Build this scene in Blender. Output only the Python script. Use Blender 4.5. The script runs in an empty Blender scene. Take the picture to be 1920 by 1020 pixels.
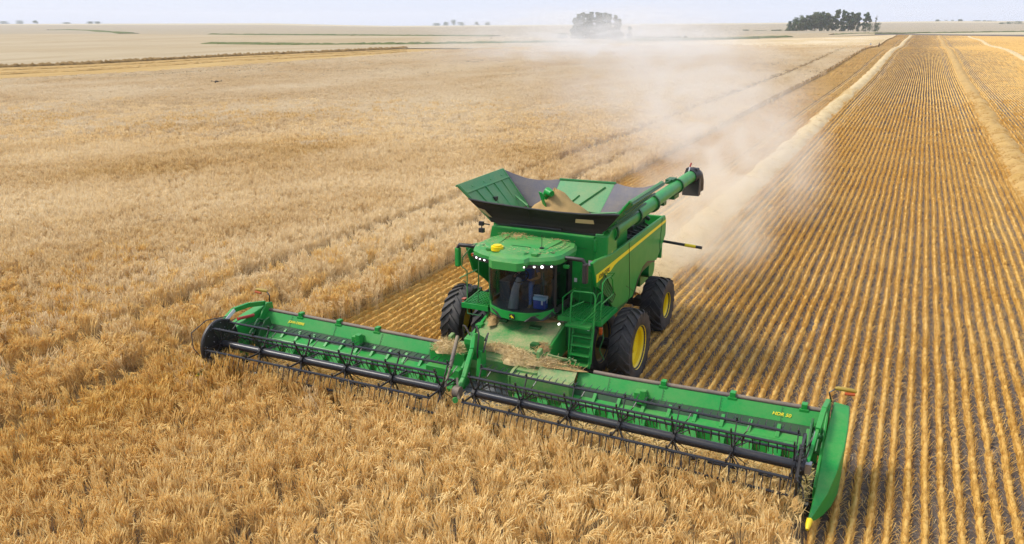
import bpy, bmesh, math, random
import numpy as np
from mathutils import Vector, Matrix, noise as mnoise
S = bpy.context.scene
COL = S.collection
R = math.radians
random.seed(7)
rng = np.random.default_rng(11)

# ------------------------------------------------------------------ camera
CAM = np.array([8.41, -20.43, 9.28])
PITCH, YAW, FPX = R(16.598), R(25.602), 1560.0
cd = bpy.data.cameras.new("camera"); cam = bpy.data.objects.new("camera", cd); COL.objects.link(cam)
cam.location = CAM; cam.rotation_euler = (R(90) - PITCH, 0, YAW)
cd.sensor_width = 36.0; cd.lens = 36.0 * FPX / 1920.0
cd.clip_start = 0.1; cd.clip_end = 20000
S.camera = cam
FH = np.array([-math.sin(YAW), math.cos(YAW)]); RH = np.array([math.cos(YAW), math.sin(YAW)])

# ------------------------------------------------------------------ sky and sun
SUN_ELEV, SUN_AZ = R(50), R(250)      # azimuth clockwise from +Y: the sun stands to the left, a little towards the camera
w = bpy.data.worlds.new("World"); S.world = w; w.use_nodes = True
nt = w.node_tree; nt.nodes.clear()
wo = nt.nodes.new("ShaderNodeOutputWorld"); bg = nt.nodes.new("ShaderNodeBackground")
sky = nt.nodes.new("ShaderNodeTexSky"); sky.sky_type = 'NISHITA'; sky.sun_disc = False
sky.sun_elevation = SUN_ELEV; sky.sun_rotation = SUN_AZ
sky.air_density = 1.0; sky.dust_density = 2.0; sky.ozone_density = 2.0
mx = nt.nodes.new("ShaderNodeMixRGB"); mx.inputs[0].default_value = 0.75
mx.inputs[2].default_value = (4.45, 4.85, 6.0, 1)          # thin even high cloud
nt.links.new(sky.outputs[0], mx.inputs[1]); nt.links.new(mx.outputs[0], bg.inputs[0])
bg.inputs[1].default_value = 0.10
nt.links.new(bg.outputs[0], wo.inputs[0])
sd = bpy.data.lights.new("sun", 'SUN'); sun = bpy.data.objects.new("sun", sd); COL.objects.link(sun)
sd.energy = 1.9; sd.angle = R(16); sd.color = (1.0, 0.95, 0.87)
sv = Vector((math.sin(SUN_AZ) * math.cos(SUN_ELEV), math.cos(SUN_AZ) * math.cos(SUN_ELEV), math.sin(SUN_ELEV)))
sun.rotation_euler = sv.to_track_quat('Z', 'Y').to_euler()
S.view_settings.view_transform = 'Standard'; S.view_settings.look = 'None'
S.view_settings.gamma = 1.0; S.view_settings.use_curve_mapping = False
S.view_settings.exposure = 0.97
S.render.engine = 'CYCLES'
S.cycles.use_denoising = True
S.cycles.max_bounces = 8; S.cycles.transparent_max_bounces = 12; S.cycles.volume_bounces = 4
S.cycles.diffuse_bounces = 3; S.cycles.glossy_bounces = 3
S.cycles.caustics_reflective = False; S.cycles.caustics_refractive = False

# ------------------------------------------------------------------ helpers
def tag(o, label=None, cat=None, group=None, kind=None):
    if label: o["label"] = label
    if cat: o["category"] = cat
    if group: o["group"] = group
    if kind: o["kind"] = kind
    return o

def empty(name, loc, label, cat, group=None):
    o = bpy.data.objects.new(name, None); COL.objects.link(o)
    o.location = loc; o.empty_display_size = 0.3
    return tag(o, label, cat, group)

class MB:
    """collects faces in world-like coordinates and links them as ONE mesh object"""
    def __init__(s): s.v = []; s.f = []; s.m = []; s.cur = 0
    def add(s, vs, fs):
        b = len(s.v); s.v.extend([tuple(p) for p in vs])
        for q in fs: s.f.append(tuple(i + b for i in q)); s.m.append(s.cur)
        return s
    def box(s, lo, hi):
        x0, y0, z0 = lo; x1, y1, z1 = hi
        return s.add([(x0,y0,z0),(x1,y0,z0),(x1,y1,z0),(x0,y1,z0),(x0,y0,z1),(x1,y0,z1),(x1,y1,z1),(x0,y1,z1)],
                     [(0,3,2,1),(4,5,6,7),(0,1,5,4),(1,2,6,5),(2,3,7,6),(3,0,4,7)])
    def bar(s, a, b, wx, wy, up=(0,0,1)):
        a = Vector(a); b = Vector(b); d = (b - a).normalized(); u = Vector(up)
        if abs(d.dot(u)) > .98: u = Vector((0,1,0))
        sx = d.cross(u).normalized() * (wx/2); sy = sx.cross(d).normalized() * (wy/2)
        vs = [a-sx-sy, a+sx-sy, a+sx+sy, a-sx+sy, b-sx-sy, b+sx-sy, b+sx+sy, b-sx+sy]
        return s.add(vs, [(0,3,2,1),(4,5,6,7),(0,1,5,4),(1,2,6,5),(2,3,7,6),(3,0,4,7)])
    def tube(s, pts, r, n=8, closed=False, caps=True):
        P = [Vector(p) for p in pts]; m = len(P)
        rs = r if isinstance(r, (list, tuple)) else [r]*m
        vs = []; u = None
        for i, p in enumerate(P):
            if closed: d = (P[(i+1) % m] - P[i-1]).normalized()
            else: d = (P[min(i+1, m-1)] - P[max(i-1, 0)]).normalized()
            if u is None:
                u = Vector((0,0,1)) if abs(d.z) < .9 else Vector((1,0,0))
            a = d.cross(u)
            if a.length < 1e-5: a = d.cross(Vector((0,1,0.3)))
            a.normalize(); u = a.cross(d).normalized()
            for k in range(n):
                t = 2*math.pi*k/n
                vs.append(p + (a*math.cos(t) + u*math.sin(t))*rs[i])
        fs = []
        for i in range(m if closed else m-1):
            j = (i+1) % m
            for k in range(n):
                l = (k+1) % n
                fs.append((i*n+k, i*n+l, j*n+l, j*n+k))
        if caps and not closed:
            fs.append(tuple(range(n))[::-1]); fs.append(tuple((m-1)*n+k for k in range(n)))
        return s.add(vs, fs)
    def prism(s, poly, axis, a, b):
        """poly: 2D points in the plane across `axis` (x: (y,z), y: (x,z), z: (x,y)), extruded from a to b"""
        def P(p, t):
            return (t, p[0], p[1]) if axis == 0 else (p[0], t, p[1]) if axis == 1 else (p[0], p[1], t)
        n = len(poly)
        vs = [P(p, a) for p in poly] + [P(p, b) for p in poly]
        fs = [tuple(range(n))[::-1], tuple(range(n, 2*n))]
        for i in range(n):
            j = (i+1) % n; fs.append((i, j, n+j, n+i))
        return s.add(vs, fs)
    def strip(s, A, B, thick=None):
        """quads between two polylines, optionally given thickness along the vector thick"""
        n = len(A)
        if thick is None:
            return s.add(list(A)+list(B), [(i, i+1, n+i+1, n+i) for i in range(n-1)])
        t = Vector(thick)
        vs = [Vector(p) for p in A] + [Vector(p) for p in B]
        vs = vs + [p + t for p in vs]; o = 2*n
        fs = []
        for i in range(n-1):
            fs.append((i, i+1, n+i+1, n+i)); fs.append((o+i, o+n+i, o+n+i+1, o+i+1))
            fs.append((i, o+i, o+i+1, i+1)); fs.append((n+i, n+i+1, o+n+i+1, o+n+i))
        fs.append((0, n, o+n, o)); fs.append((n-1, o+n-1, o+2*n-1, 2*n-1))
        return s.add(vs, fs)
    def plate(s, quad, th):
        """thin solid plate from a planar polygon"""
        P = [Vector(p) for p in quad]; nrm = Vector((0,0,0))
        for i in range(len(P)): nrm += P[i].cross(P[(i+1) % len(P)])
        nrm.normalize(); n = len(P)
        vs = P + [p - nrm*th for p in P]
        fs = [tuple(range(n)), tuple(range(n, 2*n))[::-1]]
        for i in range(n):
            j = (i+1) % n; fs.append((i, n+i, n+j, j))
        return s.add(vs, fs)
    def lathe(s, prof, c, axis=0, n=32):
        """prof: (radius, offset along axis) pairs, closed ring surface"""
        vs = []
        for (r, o) in prof:
            for k in range(n):
                t = 2*math.pi*k/n; a, b = r*math.cos(t), r*math.sin(t)
                p = (o, a, b) if axis == 0 else (a, o, b) if axis == 1 else (a, b, o)
                vs.append((c[0]+p[0], c[1]+p[1], c[2]+p[2]))
        fs = []
        for i in range(len(prof)-1):
            for k in range(n):
                l = (k+1) % n
                fs.append((i*n+k, i*n+l, (i+1)*n+l, (i+1)*n+k))
        return s.add(vs, fs)
    def disc(s, c, r, a, b, axis=0, n=24):
        """solid short cylinder along axis from a to b round centre c"""
        return s.lathe([(0.001, a), (r, a), (r, b), (0.001, b)], c, axis, n)
    def ball(s, c, r, n=10, m=6):
        rx, ry, rz = r if isinstance(r, (tuple, list)) else (r, r, r)
        vs = []; fs = []
        for i in range(m+1):
            ph = math.pi*i/m
            for k in range(n):
                t = 2*math.pi*k/n
                vs.append((c[0]+rx*math.sin(ph)*math.cos(t), c[1]+ry*math.sin(ph)*math.sin(t), c[2]+rz*math.cos(ph)))
        for i in range(m):
            for k in range(n):
                l = (k+1) % n; fs.append((i*n+k, (i+1)*n+k, (i+1)*n+l, i*n+l))
        return s.add(vs, fs)
    def build(s, name, mat, parent=None, org=None, smooth=False, bevel=0, kind=None, fix=True, each=0):
        if each:                      # every `each` separate pieces become an object of their own
            up = list(range(len(s.v)))
            def root(i):
                while up[i] != i: up[i] = up[up[i]]; i = up[i]
                return i
            for f in s.f:
                for q in f[1:]: up[root(q)] = root(f[0])
            isl = {}
            for f in s.f: isl.setdefault(root(f[0]), []).append(f)
            L = sorted(isl.values(), key=lambda g: min(min(f) for f in g)); o = None
            for i in range(0, len(L), each):
                m = MB(); ids = {}
                for f in [f for g in L[i:i+each] for f in g]:
                    for q in f:
                        if q not in ids: ids[q] = len(m.v); m.v.append(s.v[q])
                    m.f.append(tuple(ids[q] for q in f)); m.m.append(0)
                o = m.build(name, mat, parent, org, smooth, bevel, kind, fix)
            return o
        me = bpy.data.meshes.new(name)
        o = bpy.data.objects.new(name, me)
        if org is None:
            p = parent; org = Vector((0,0,0))
            while p is not None: org = org + Vector(p.location); p = p.parent
            vs = [(a-org.x, b-org.y, c-org.z) for a, b, c in s.v]
        else:
            o.location = org; vs = [(a-org[0], b-org[1], c-org[2]) for a, b, c in s.v]
        me.from_pydata(vs, [], s.f)
        mats = mat if isinstance(mat, (list, tuple)) else [mat]
        for m in mats: me.materials.append(m)
        if len(mats) > 1: me.polygons.foreach_set("material_index", s.m)
        if fix:
            bm = bmesh.new(); bm.from_mesh(me); bmesh.ops.recalc_face_normals(bm, faces=bm.faces); bm.to_mesh(me); bm.free()
        if smooth:
            me.polygons.foreach_set("use_smooth", [True]*len(me.polygons))
            me.set_sharp_from_angle(angle=R(38))
        me.update()
        COL.objects.link(o)
        if parent is not None: o.parent = parent
        if bevel:
            b = o.modifiers.new("bevel", 'BEVEL'); b.width = bevel; b.segments = 2; b.limit_method = 'ANGLE'; b.angle_limit = R(40)
            b.harden_normals = False
        if kind: o["kind"] = kind
        return o

def arr_obj(name, V, F, mat, kind=None, cols=None, smooth=False):
    """mesh object from numpy arrays: V (n,3); F (m,3) or (m,4)"""
    me = bpy.data.meshes.new(name)
    V = np.asarray(V, np.float32); F = np.asarray(F, np.int32); k = F.shape[1]
    me.vertices.add(len(V)); me.vertices.foreach_set("co", V.ravel())
    me.loops.add(F.size); me.loops.foreach_set("vertex_index", F.ravel())
    me.polygons.add(len(F)); me.polygons.foreach_set("loop_start", np.arange(0, F.size, k, dtype=np.int32))
    if smooth: me.polygons.foreach_set("use_smooth", np.ones(len(F), bool))
    me.update(calc_edges=True); me.validate()
    if cols is not None:
        a = me.attributes.new("tint", 'FLOAT', 'POINT'); a.data.foreach_set("value", np.asarray(cols, np.float32))
    me.materials.append(mat)
    o = bpy.data.objects.new(name, me); COL.objects.link(o)
    if kind: o["kind"] = kind
    return o

def text(name, body, size, loc, rot, mat, parent, shear=0.0, extrude=0.002, sx=1.0):
    cu = bpy.data.curves.new(name, 'FONT'); cu.body = body; cu.size = size; cu.shear = shear; cu.extrude = extrude
    cu.align_x = 'CENTER'; cu.align_y = 'CENTER'; cu.offset = size*0.012
    o = bpy.data.objects.new(name, cu); COL.objects.link(o); cu.materials.append(mat)
    org = Vector((0,0,0)); p = parent
    while p is not None: org = org + Vector(p.location); p = p.parent
    bpy.context.view_layer.update()
    me = bpy.data.meshes.new_from_object(o.evaluated_get(bpy.context.evaluated_depsgraph_get())); bpy.data.objects.remove(o)
    me.name = name; me.materials.clear(); me.materials.append(mat); o = bpy.data.objects.new(name, me); COL.objects.link(o)
    o.location = Vector(loc) - org; o.rotation_euler = rot; o.parent = parent; o.scale = (sx, 1, 1)
    return o

# ------------------------------------------------------------------ materials
class N:
    """tiny node-tree helper"""
    def __init__(s, name):
        s.m = bpy.data.materials.new(name); s.m.use_nodes = True; s.t = s.m.node_tree
        s.b = s.t.nodes["Principled BSDF"]; s.out = s.t.nodes["Material Output"]
    def n(s, typ, **kw):
        x = s.t.nodes.new(typ)
        for k, v in kw.items(): setattr(x, k, v)
        return x
    def l(s, a, b): s.t.links.new(a, b)
    def noise(s, scale, detail=4, rough=.55, vec=None, dist=0):
        x = s.n("ShaderNodeTexNoise"); x.inputs["Scale"].default_value = scale; x.inputs["Detail"].default_value = detail
        x.inputs["Roughness"].default_value = rough; x.inputs["Distortion"].default_value = dist
        if vec is not None: s.l(vec, x.inputs["Vector"])
        return x.outputs["Fac"]
    def ramp(s, fac, stops):
        x = s.n("ShaderNodeValToRGB"); e = x.color_ramp.elements
        while len(e) < len(stops): e.new(0.5)
        for i, (p, c) in enumerate(stops):
            e[i].position = p; e[i].color = (*c, 1) if len(c) == 3 else c
        s.l(fac, x.inputs[0]); return x.outputs[0]
    def mix(s, fac, a, b, mode='MIX'):
        x = s.n("ShaderNodeMixRGB", blend_type=mode)
        for i, v in ((0, fac), (1, a), (2, b)):
            if isinstance(v, (int, float)): x.inputs[i].default_value = v if i == 0 else (v, v, v, 1)
            elif isinstance(v, tuple): x.inputs[i].default_value = (*v, 1)
            else: s.l(v, x.inputs[i])
        return x.outputs[0]
    def math(s, op, a, b=None, clamp=False):
        x = s.n("ShaderNodeMath", operation=op); x.use_clamp = clamp
        for i, v in ((0, a), (1, b)):
            if v is None: continue
            if isinstance(v, (int, float)): x.inputs[i].default_value = v
            else: s.l(v, x.inputs[i])
        return x.outputs[0]
    def pos(s): return s.n("ShaderNodeNewGeometry").outputs["Position"]
    def scaled(s, vec, sc):
        x = s.n("ShaderNodeMapping"); x.inputs["Scale"].default_value = sc; s.l(vec, x.inputs["Vector"]); return x.outputs[0]
    def bump(s, h, strength=.5, dist=.02):
        x = s.n("ShaderNodeBump"); x.inputs["Strength"].default_value = strength; x.inputs["Distance"].default_value = dist
        s.l(h, x.inputs["Height"]); s.l(x.outputs[0], s.b.inputs["Normal"])
    def set(s, color=None, rough=None, metal=None, spec=None):
        if color is not None:
            if isinstance(color, tuple): s.b.inputs["Base Color"].default_value = (*color, 1)
            else: s.l(color, s.b.inputs["Base Color"])
        if rough is not None:
            if isinstance(rough, (int, float)): s.b.inputs["Roughness"].default_value = rough
            else: s.l(rough, s.b.inputs["Roughness"])
        if metal is not None: s.b.inputs["Metallic"].default_value = metal
        if spec is not None: s.b.inputs["Specular IOR Level"].default_value = spec
        return s

DUST = (0.46, 0.34, 0.17)
def paint(name, col, rough=.35, dust=.35, scale=3.0, metal=0.0, spec=.5):
    """painted or moulded surface with streaky variation and field dust lying on faces that look up"""
    k = N(name); p = k.pos()
    v = k.noise(scale, 5, .6, p)
    c = k.mix(k.math('MULTIPLY', v, .35), col, tuple(x*.72 for x in col))
    nz = k.n("ShaderNodeSeparateXYZ"); k.l(k.n("ShaderNodeNewGeometry").outputs["Normal"], nz.inputs[0])
    up = k.math('ADD', k.math('MULTIPLY', nz.outputs[2], .75), .35, True)
    d1 = k.noise(1.3, 6, .65, p); d2 = k.noise(17, 4, .7, p)
    dm = k.math('ADD', k.math('MULTIPLY', d1, 1.4), k.math('MULTIPLY', d2, .7))
    dm = k.math('MULTIPLY', k.math('SUBTRACT', dm, .78, True), 1.6, True)
    dm = k.math('MULTIPLY', k.math('MULTIPLY', dm, up), dust, True)
    c = k.mix(dm, c, DUST)
    r = k.math('ADD', k.math('MULTIPLY', v, .15), k.math('ADD', k.math('MULTIPLY', dm, .4), rough - .07))
    k.set(c, r, metal, spec)
    return k.m

M = {}
M['green'] = paint("green_paint", (0.004, 0.275, 0.040), .38, .20, spec=.32)
M['green_roof'] = paint("roof_paint", (0.010, 0.285, 0.045), .42, .34, 2.5)
M['green_dusty'] = paint("dusty_green_paint", (0.02, 0.24, 0.045), .5, .95, 2.2)
M['green_dark'] = paint("dark_green_paint", (0.005, 0.11, 0.022), .45, .15)
M['green_inner'] = paint("worn_green_paint", (0.035, 0.25, 0.07), .45, .35, 1.2)
M['recess'] = paint("shaded_green_paint", (0.003, 0.06, 0.014), .6, .1)  # shade under the sheet edge put into the paint colour
M['yellow'] = paint("yellow_paint", (0.86, 0.64, 0.0), .38, .15)
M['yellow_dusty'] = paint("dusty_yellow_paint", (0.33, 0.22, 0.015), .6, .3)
M['black'] = paint("black_steel", (0.012, 0.012, 0.014), .4, .08)
M['black_metal'] = paint("worn_black_steel", (0.016, 0.019, 0.026), .33, .08, 6, .2)
M['steel'] = paint("bare_steel", (0.32, 0.33, 0.35), .35, .3, 8, .8)
M['pipe'] = paint("brown_hose", (0.11, 0.085, 0.075), .55, .5, 5)
M['plastic'] = paint("dark_plastic", (0.012, 0.012, 0.014), .5, .08)
M['interior'] = paint("cab_lining", (0.048, 0.058, 0.072), .7, .05)
M['grey_plastic'] = paint("grey_plastic", (0.16, 0.17, 0.18), .55, .1)
M['fabric'] = paint("dark_rubber_cloth", (0.022, 0.017, 0.013), .7, .30, 2.5)
M['grey_fabric'] = paint("grey_rubber_cloth", (0.125, 0.12, 0.14), .75, .35, 2)
M['belt'] = paint("draper_belt_rubber", (0.05, 0.045, 0.04), .7, .7, 3)
M['white'] = paint("white_decal", (0.72, 0.72, 0.74), .5, .1)
M['red'] = paint("red_paint", (0.42, 0.02, 0.02), .4, .2)
M['orange'] = paint("orange_lens", (0.42, 0.07, 0.008), .25, .1)
M['deer_yellow'] = paint("yellow_decal", (0.92, 0.76, 0.01), .4, .05)
M['blue'] = paint("blue_plastic", (0.015, 0.05, 0.36), .4, .05)
M['pale_blue'] = paint("pale_lid_plastic", (0.36, 0.60, 0.75), .4, .05)

k = N("tyre_rubber"); p = k.pos(); v = k.noise(5, 6, .65, p); d = k.noise(1.6, 5, .6, p)
c = k.mix(k.ramp(d, [(.38, (0,0,0)), (.70, (.85,.85,.85))]), k.mix(v, (0.009,0.010,0.013), (0.024,0.024,0.027)), (0.10, 0.085, 0.07))
k.set(c, k.math('ADD', k.math('MULTIPLY', v, .25), .5), 0, .35); M['rubber'] = k.m

def glass(name, tint, refl=1.0):
    k = N(name); t = k.n("ShaderNodeBsdfTransparent"); t.inputs[0].default_value = (*tint, 1)
    g = k.n("ShaderNodeBsdfGlossy"); g.inputs["Roughness"].default_value = .03; g.inputs[0].default_value = (.85,.9,1,1)
    f = k.n("ShaderNodeFresnel"); f.inputs[0].default_value = 1.45
    ms = k.n("ShaderNodeMixShader"); k.l(k.math('MULTIPLY', f.outputs[0], refl), ms.inputs[0])
    k.l(t.outputs[0], ms.inputs[1]); k.l(g.outputs[0], ms.inputs[2]); k.l(ms.outputs[0], k.out.inputs[0])
    return k.m
M['glass'] = glass("windscreen_glass", (.74, .80, .82), .8)
M['tint_glass'] = glass("tinted_glass", (.20, .25, .27))
M['mirror'] = glass("mirror_glass", (.02, .02, .02))
k = N("lit_lamp"); k.set((.9,.9,.9), .3); k.b.inputs["Emission Color"].default_value = (1, .97, .88, 1); k.b.inputs["Emission Strength"].default_value = 2; M['lamp'] = k.m

def straw_mat(name, lo, hi, pale, big=.06, trans=.25, fine=0, stretch=(1,1,1)):
    """dry stalks: every stalk has its own tint (attribute), and patches of the field ripen paler"""
    k = N(name); p = k.pos()
    a = k.n("ShaderNodeAttribute"); a.attribute_name = "tint"
    c = k.mix(a.outputs["Fac"], lo, hi)
    b = k.noise(big, 5, .6, k.scaled(p, stretch))
    c = k.mix(k.ramp(b, [(.37, (0,0,0)), (.60, (.85,.85,.85))]), c, pale)
    k.set(c, .72, 0, .2)
    if trans:
        t = k.n("ShaderNodeBsdfTranslucent"); k.l(c, t.inputs[0]); ms = k.n("ShaderNodeMixShader"); ms.inputs[0].default_value = trans
        k.l(k.b.outputs[0], ms.inputs[1]); k.l(t.outputs[0], ms.inputs[2]); k.l(ms.outputs[0], k.out.inputs[0])
    return k.m
M['wheat'] = straw_mat("ripe_barley", (0.51, 0.262, 0.034), (0.97, 0.68, 0.22), (0.95, 0.735, 0.355), .09, .34, stretch=(1, .55, 1))
M['stub'] = straw_mat("stubble_stalks", (0.48, 0.25, 0.04), (0.82, 0.50, 0.125), (0.70, 0.44, 0.13), .2, .15)
M['straw'] = straw_mat("loose_straw", (0.50, 0.34, 0.13), (0.78, 0.60, 0.31), (0.70, 0.54, 0.28), .35, .2)

M['wheat_far'] = straw_mat("barley_paled_far", (0.58, 0.41, 0.20), (0.90, 0.73, 0.45), (0.92, 0.80, 0.58), .06, .35, stretch=(1, .5, 1))  # bleached look of far barley put into the colour, picked by camera distance
M['wheat_mid'] = straw_mat("barley_paled_mid", (0.55, 0.34, 0.105), (0.97, 0.755, 0.375), (0.97, 0.82, 0.54), .08, .34, stretch=(1, .5, 1))  # middle step of the same painted paling with distance
# ------------------------------------------------------------------ terrain
def sstep(x, a, b):
    t = np.clip((np.asarray(x, float)-a)/(b-a), 0, 1); return t*t*(3-2*t)
HS = ([0, 70, 150, 300, 450, 600, 800, 1200, 1800, 2400, 3200, 5000, 9000], [0, 0, .42, 1.5, 2.0, 2.6, 3.1, 4.6, 7.9, 9.4, 8.6, 3.0, -6])
GT = ([-2, -.61, -.28, -.14, 0, .2, .5, 2], [0, 0, 2.0, -5.5, -3.0, 1.0, 7.5, 7.5])
def H(x, y):
    x = np.asarray(x, float); y = np.asarray(y, float)
    dx, dy = x-CAM[0], y-CAM[1]
    s = dx*FH[0]+dy*FH[1]; l = dx*RH[0]+dy*RH[1]
    s0 = np.maximum(s, 1); t = np.clip(l/s0, -1, 1)
    h = np.interp(s, *HS) + np.interp(t, *GT)*sstep(s, 900, 2300)
    roll = sstep(s, 60, 160)*(1-sstep(s, 700, 1000))
    h = h + roll*(.30*np.sin(x*.021+y*.013+1.0) + .28*np.sin(y*.034-x*.011+.6))
    right = sstep(t, .24, .40)
    h = h + right*(.95*np.exp(-((s-262)/48)**2) - .35*np.exp(-((s-345)/40)**2))
    return h
def hz(x, y): return float(H(x, y))
def pix(u, v, dz=0.0):
    """the point of the terrain (raised by dz) seen at a pixel of the photograph: used to read positions off the picture"""
    cp, sp = math.cos(PITCH), math.sin(PITCH)
    a, b = (u-960)/FPX, (510-v)/FPX
    d = np.array([FH[0]*(cp+sp*b)+RH[0]*a, FH[1]*(cp+sp*b)+RH[1]*a, -sp+cp*b])
    ts = np.concatenate([np.arange(5, 400, .5), np.geomspace(400, 9000, 1500)])
    P = CAM[None]+ts[:, None]*d[None]
    g = P[:, 2]-dz-H(P[:, 0], P[:, 1])
    i = np.argmax(g < 0)
    if not (g < 0).any(): i = len(ts)-1
    t = ts[i-1]+(ts[i]-ts[i-1])*g[i-1]/(g[i-1]-g[i]) if i else ts[0]
    q = CAM+t*d; return q[0], q[1]

def grid_obj(name, X, Y, Z, mat, kind=None, cols=None, keep=None, smooth=False):
    n, m = X.shape
    V = np.stack([X, Y, Z], -1).reshape(-1, 3)
    i = np.arange(n*m).reshape(n, m)
    F = np.stack([i[:-1, :-1], i[1:, :-1], i[1:, 1:], i[:-1, 1:]], -1).reshape(-1, 4)
    if keep is not None: F = F[keep.reshape(-1)]
    return arr_obj(name, V, F, mat, kind, None if cols is None else cols.reshape(-1), smooth)

# soil with clods, chaff flecks and pale dry crust
k = N("field_soil"); p = k.pos()
a = k.noise(9, 8, .7, p); b = k.noise(.5, 4, .6, p); e = k.noise(60, 3, .7, p)
c = k.ramp(a, [(.30, (.048, .039, .033)), (.52, (.124, .102, .085)), (.75, (.215, .189, .163))])
c = k.mix(k.ramp(b, [(.45, (0,0,0)), (.8, (.4,.4,.4))]), c, (.20, .175, .155))
fl = k.noise(38, 2, .8, k.scaled(p, (1, .35, 1)), 1.5)
c = k.mix(k.ramp(fl, [(.655, (0,0,0)), (.70, (.75,.75,.75))]), c, (.42, .31, .16))
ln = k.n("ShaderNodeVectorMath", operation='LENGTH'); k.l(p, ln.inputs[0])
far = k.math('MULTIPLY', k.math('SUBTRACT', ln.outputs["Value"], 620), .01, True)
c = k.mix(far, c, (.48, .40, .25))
k.set(c, .95, 0, .1); k.bump(k.math('ADD', a, k.math('MULTIPLY', e, .25)), .9, .06); M['soil'] = k.m

def field_mat(name, c1, c2, c3, sc, stretch, bump=.4, dist=.3):
    k = N(name); p = k.pos(); q = k.scaled(p, stretch)
    a = k.noise(sc, 7, .62, q, .4); b = k.noise(sc*6, 5, .7, q)
    c = k.mix(k.ramp(a, [(.36, (0,0,0)), (.64, (1,1,1))]), c1, c2)
    c = k.mix(k.ramp(b, [(.45, (0,0,0)), (.72, (.8,.8,.8))]), c, c3)
    k.set(c, .9, 0, .1)
    if bump: k.bump(k.noise(2.2, 5, .7, p), bump, dist)
    return k.m
M['far_crop'] = field_mat("distant_ripe_crop", (.37,.28,.155), (.43,.345,.215), (.33,.245,.13), .012, (1, .3, 1), 0)
M['far_pale'] = field_mat("distant_pale_field", (.36,.29,.185), (.34,.28,.185), (.31,.255,.16), .006, (1, .25, 1), 0)
M['far_green'] = field_mat("distant_greenish_field", (.36,.31,.19), (.31,.29,.17), (.40,.33,.20), .006, (1, .25, 1), 0)
M['cut_gold'] = field_mat("cut_golden_stubble", (.42,.265,.085), (.47,.32,.12), (.33,.21,.075), .05, (1, .2, 1), 0)
M['grass'] = field_mat("green_headland_grass", (.075,.115,.03), (.12,.14,.045), (.20,.18,.07), .08, (1, 1, 1), .5)
M['crop_dark'] = field_mat('shaded_crop_edge', (.24,.15,.05), (.30,.19,.07), (.17,.10,.035), .8, (1, 1, .4), .6)  # darker copy of the crop edge, wall shading put into the colour
M['crop_wall'] = field_mat("standing_crop_edge", (.44,.27,.09), (.52,.34,.13), (.32,.19,.06), .8, (1, 1, .4), .6)

# the ground: one sheet reaching past the horizon
rr = np.concatenate([[0.5, 4, 8], np.arange(10, 60, 2.5), np.geomspace(60, 9000, 130)])
th = np.concatenate([np.linspace(-42, 42, 141), np.linspace(42, 318, 47)[1:]]) ; th = np.radians(th)
RR, TH = np.meshgrid(rr, th, indexing='ij')
X = CAM[0]+RR*(np.cos(TH)*FH[0]+np.sin(TH)*RH[0]); Y = CAM[1]+RR*(np.cos(TH)*FH[1]+np.sin(TH)*RH[1])
g = grid_obj("ground", X, Y, H(X, Y), M['soil'], "structure", smooth=True)

EDGE = -7.45                      # the standing crop ends here beside the swath being cut
# far boundary of the near field of standing crop, read at canopy height
bl = [pix(u, v, .75) for u, v in ((-250, 156), (0, 148), (260, 135), (450, 122), (700, 104), (890, 91), (1000, 87), (1200, 80), (1400, 73), (1560, 68.5), (1640, 66), (1672, 65))]
blX = np.array([q[0] for q in bl]); blY = np.array([q[1] for q in bl]); o_ = np.argsort(blX); blX, blY = blX[o_], blY[o_]
def yfar(x): return np.interp(x, blX, blY)

def sheet(name, lo, hi, mat, dz, kind="structure", nu=60, nv=10, rough=0):
    """a field sheet between two boundary polylines (terrain points), draped on the ground"""
    def res(P, n):
        P = np.array(P); d = np.r_[0, np.cumsum(np.hypot(*(np.diff(P, axis=0).T)))]; t = np.linspace(0, d[-1], n)
        return np.interp(t, d, P[:, 0]), np.interp(t, d, P[:, 1])
    ax, ay = res(lo, nu); bx, by = res(hi, nu); v = np.linspace(0, 1, nv)[None]
    X = ax[:, None]*(1-v)+bx[:, None]*v; Y = ay[:, None]*(1-v)+by[:, None]*v
    Z = H(X, Y)+dz
    if rough: Z = Z + rough*rng.random(Z.shape)
    return grid_obj(name, X, Y, Z, mat, kind, smooth=not rough)
def PL(*pts): return [pix(u, v) for u, v in pts]

# far fields, from the front to the skyline
l_strip_lo = PL((-250, 157), (0, 149), (260, 136), (450, 123), (700, 105), (900, 91))
l_strip_hi = PL((-250, 133), (0, 127.5), (150, 122), (260, 116), (420, 107), (640, 98), (760, 92), (880, 88.5))
sheet("stubble_strip", l_strip_lo, l_strip_hi, M['cut_gold'], .12, nv=24)
fb_lo = PL((-250, 132.6), (0, 127), (150, 121.5), (260, 115.5), (420, 106.5), (640, 97.5), (760, 92.5), (880, 93), (1000, 89.5), (1200, 81.5), (1400, 75), (1560, 70), (1640, 66.5))
fb_hi = PL((-250, 88), (0, 86), (260, 84.5), (420, 83), (640, 84), (760, 83.5), (880, 81.5), (1000, 80), (1200, 76.5), (1400, 70), (1560, 66), (1640, 63))
sheet("far_crop_field", fb_lo, fb_hi, M['far_crop'], .35, nu=120, nv=40)
mid_hi = PL((-250, 66), (0, 65), (400, 66), (700, 68), (930, 70), (1000, 70.5), (1200, 72), (1400, 66), (1560, 62.5), (1640, 60.5))
sheet("far_stubble_field", fb_hi, mid_hi, M['far_crop'], .3, nu=120, nv=20)
sky_l = PL((-250, 47), (0, 47), (400, 47), (700, 50.5), (930, 50), (1200, 48.0), (1400, 46), (1560, 43.5), (1640, 43))
sheet("pale_hill_field", mid_hi, sky_l, M['far_pale'], .3, nu=120, nv=60)
r_lo = PL((1640, 61), (1700, 62), (1780, 61), (1850, 60.5), (1920, 59.5), (2150, 58))
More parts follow.
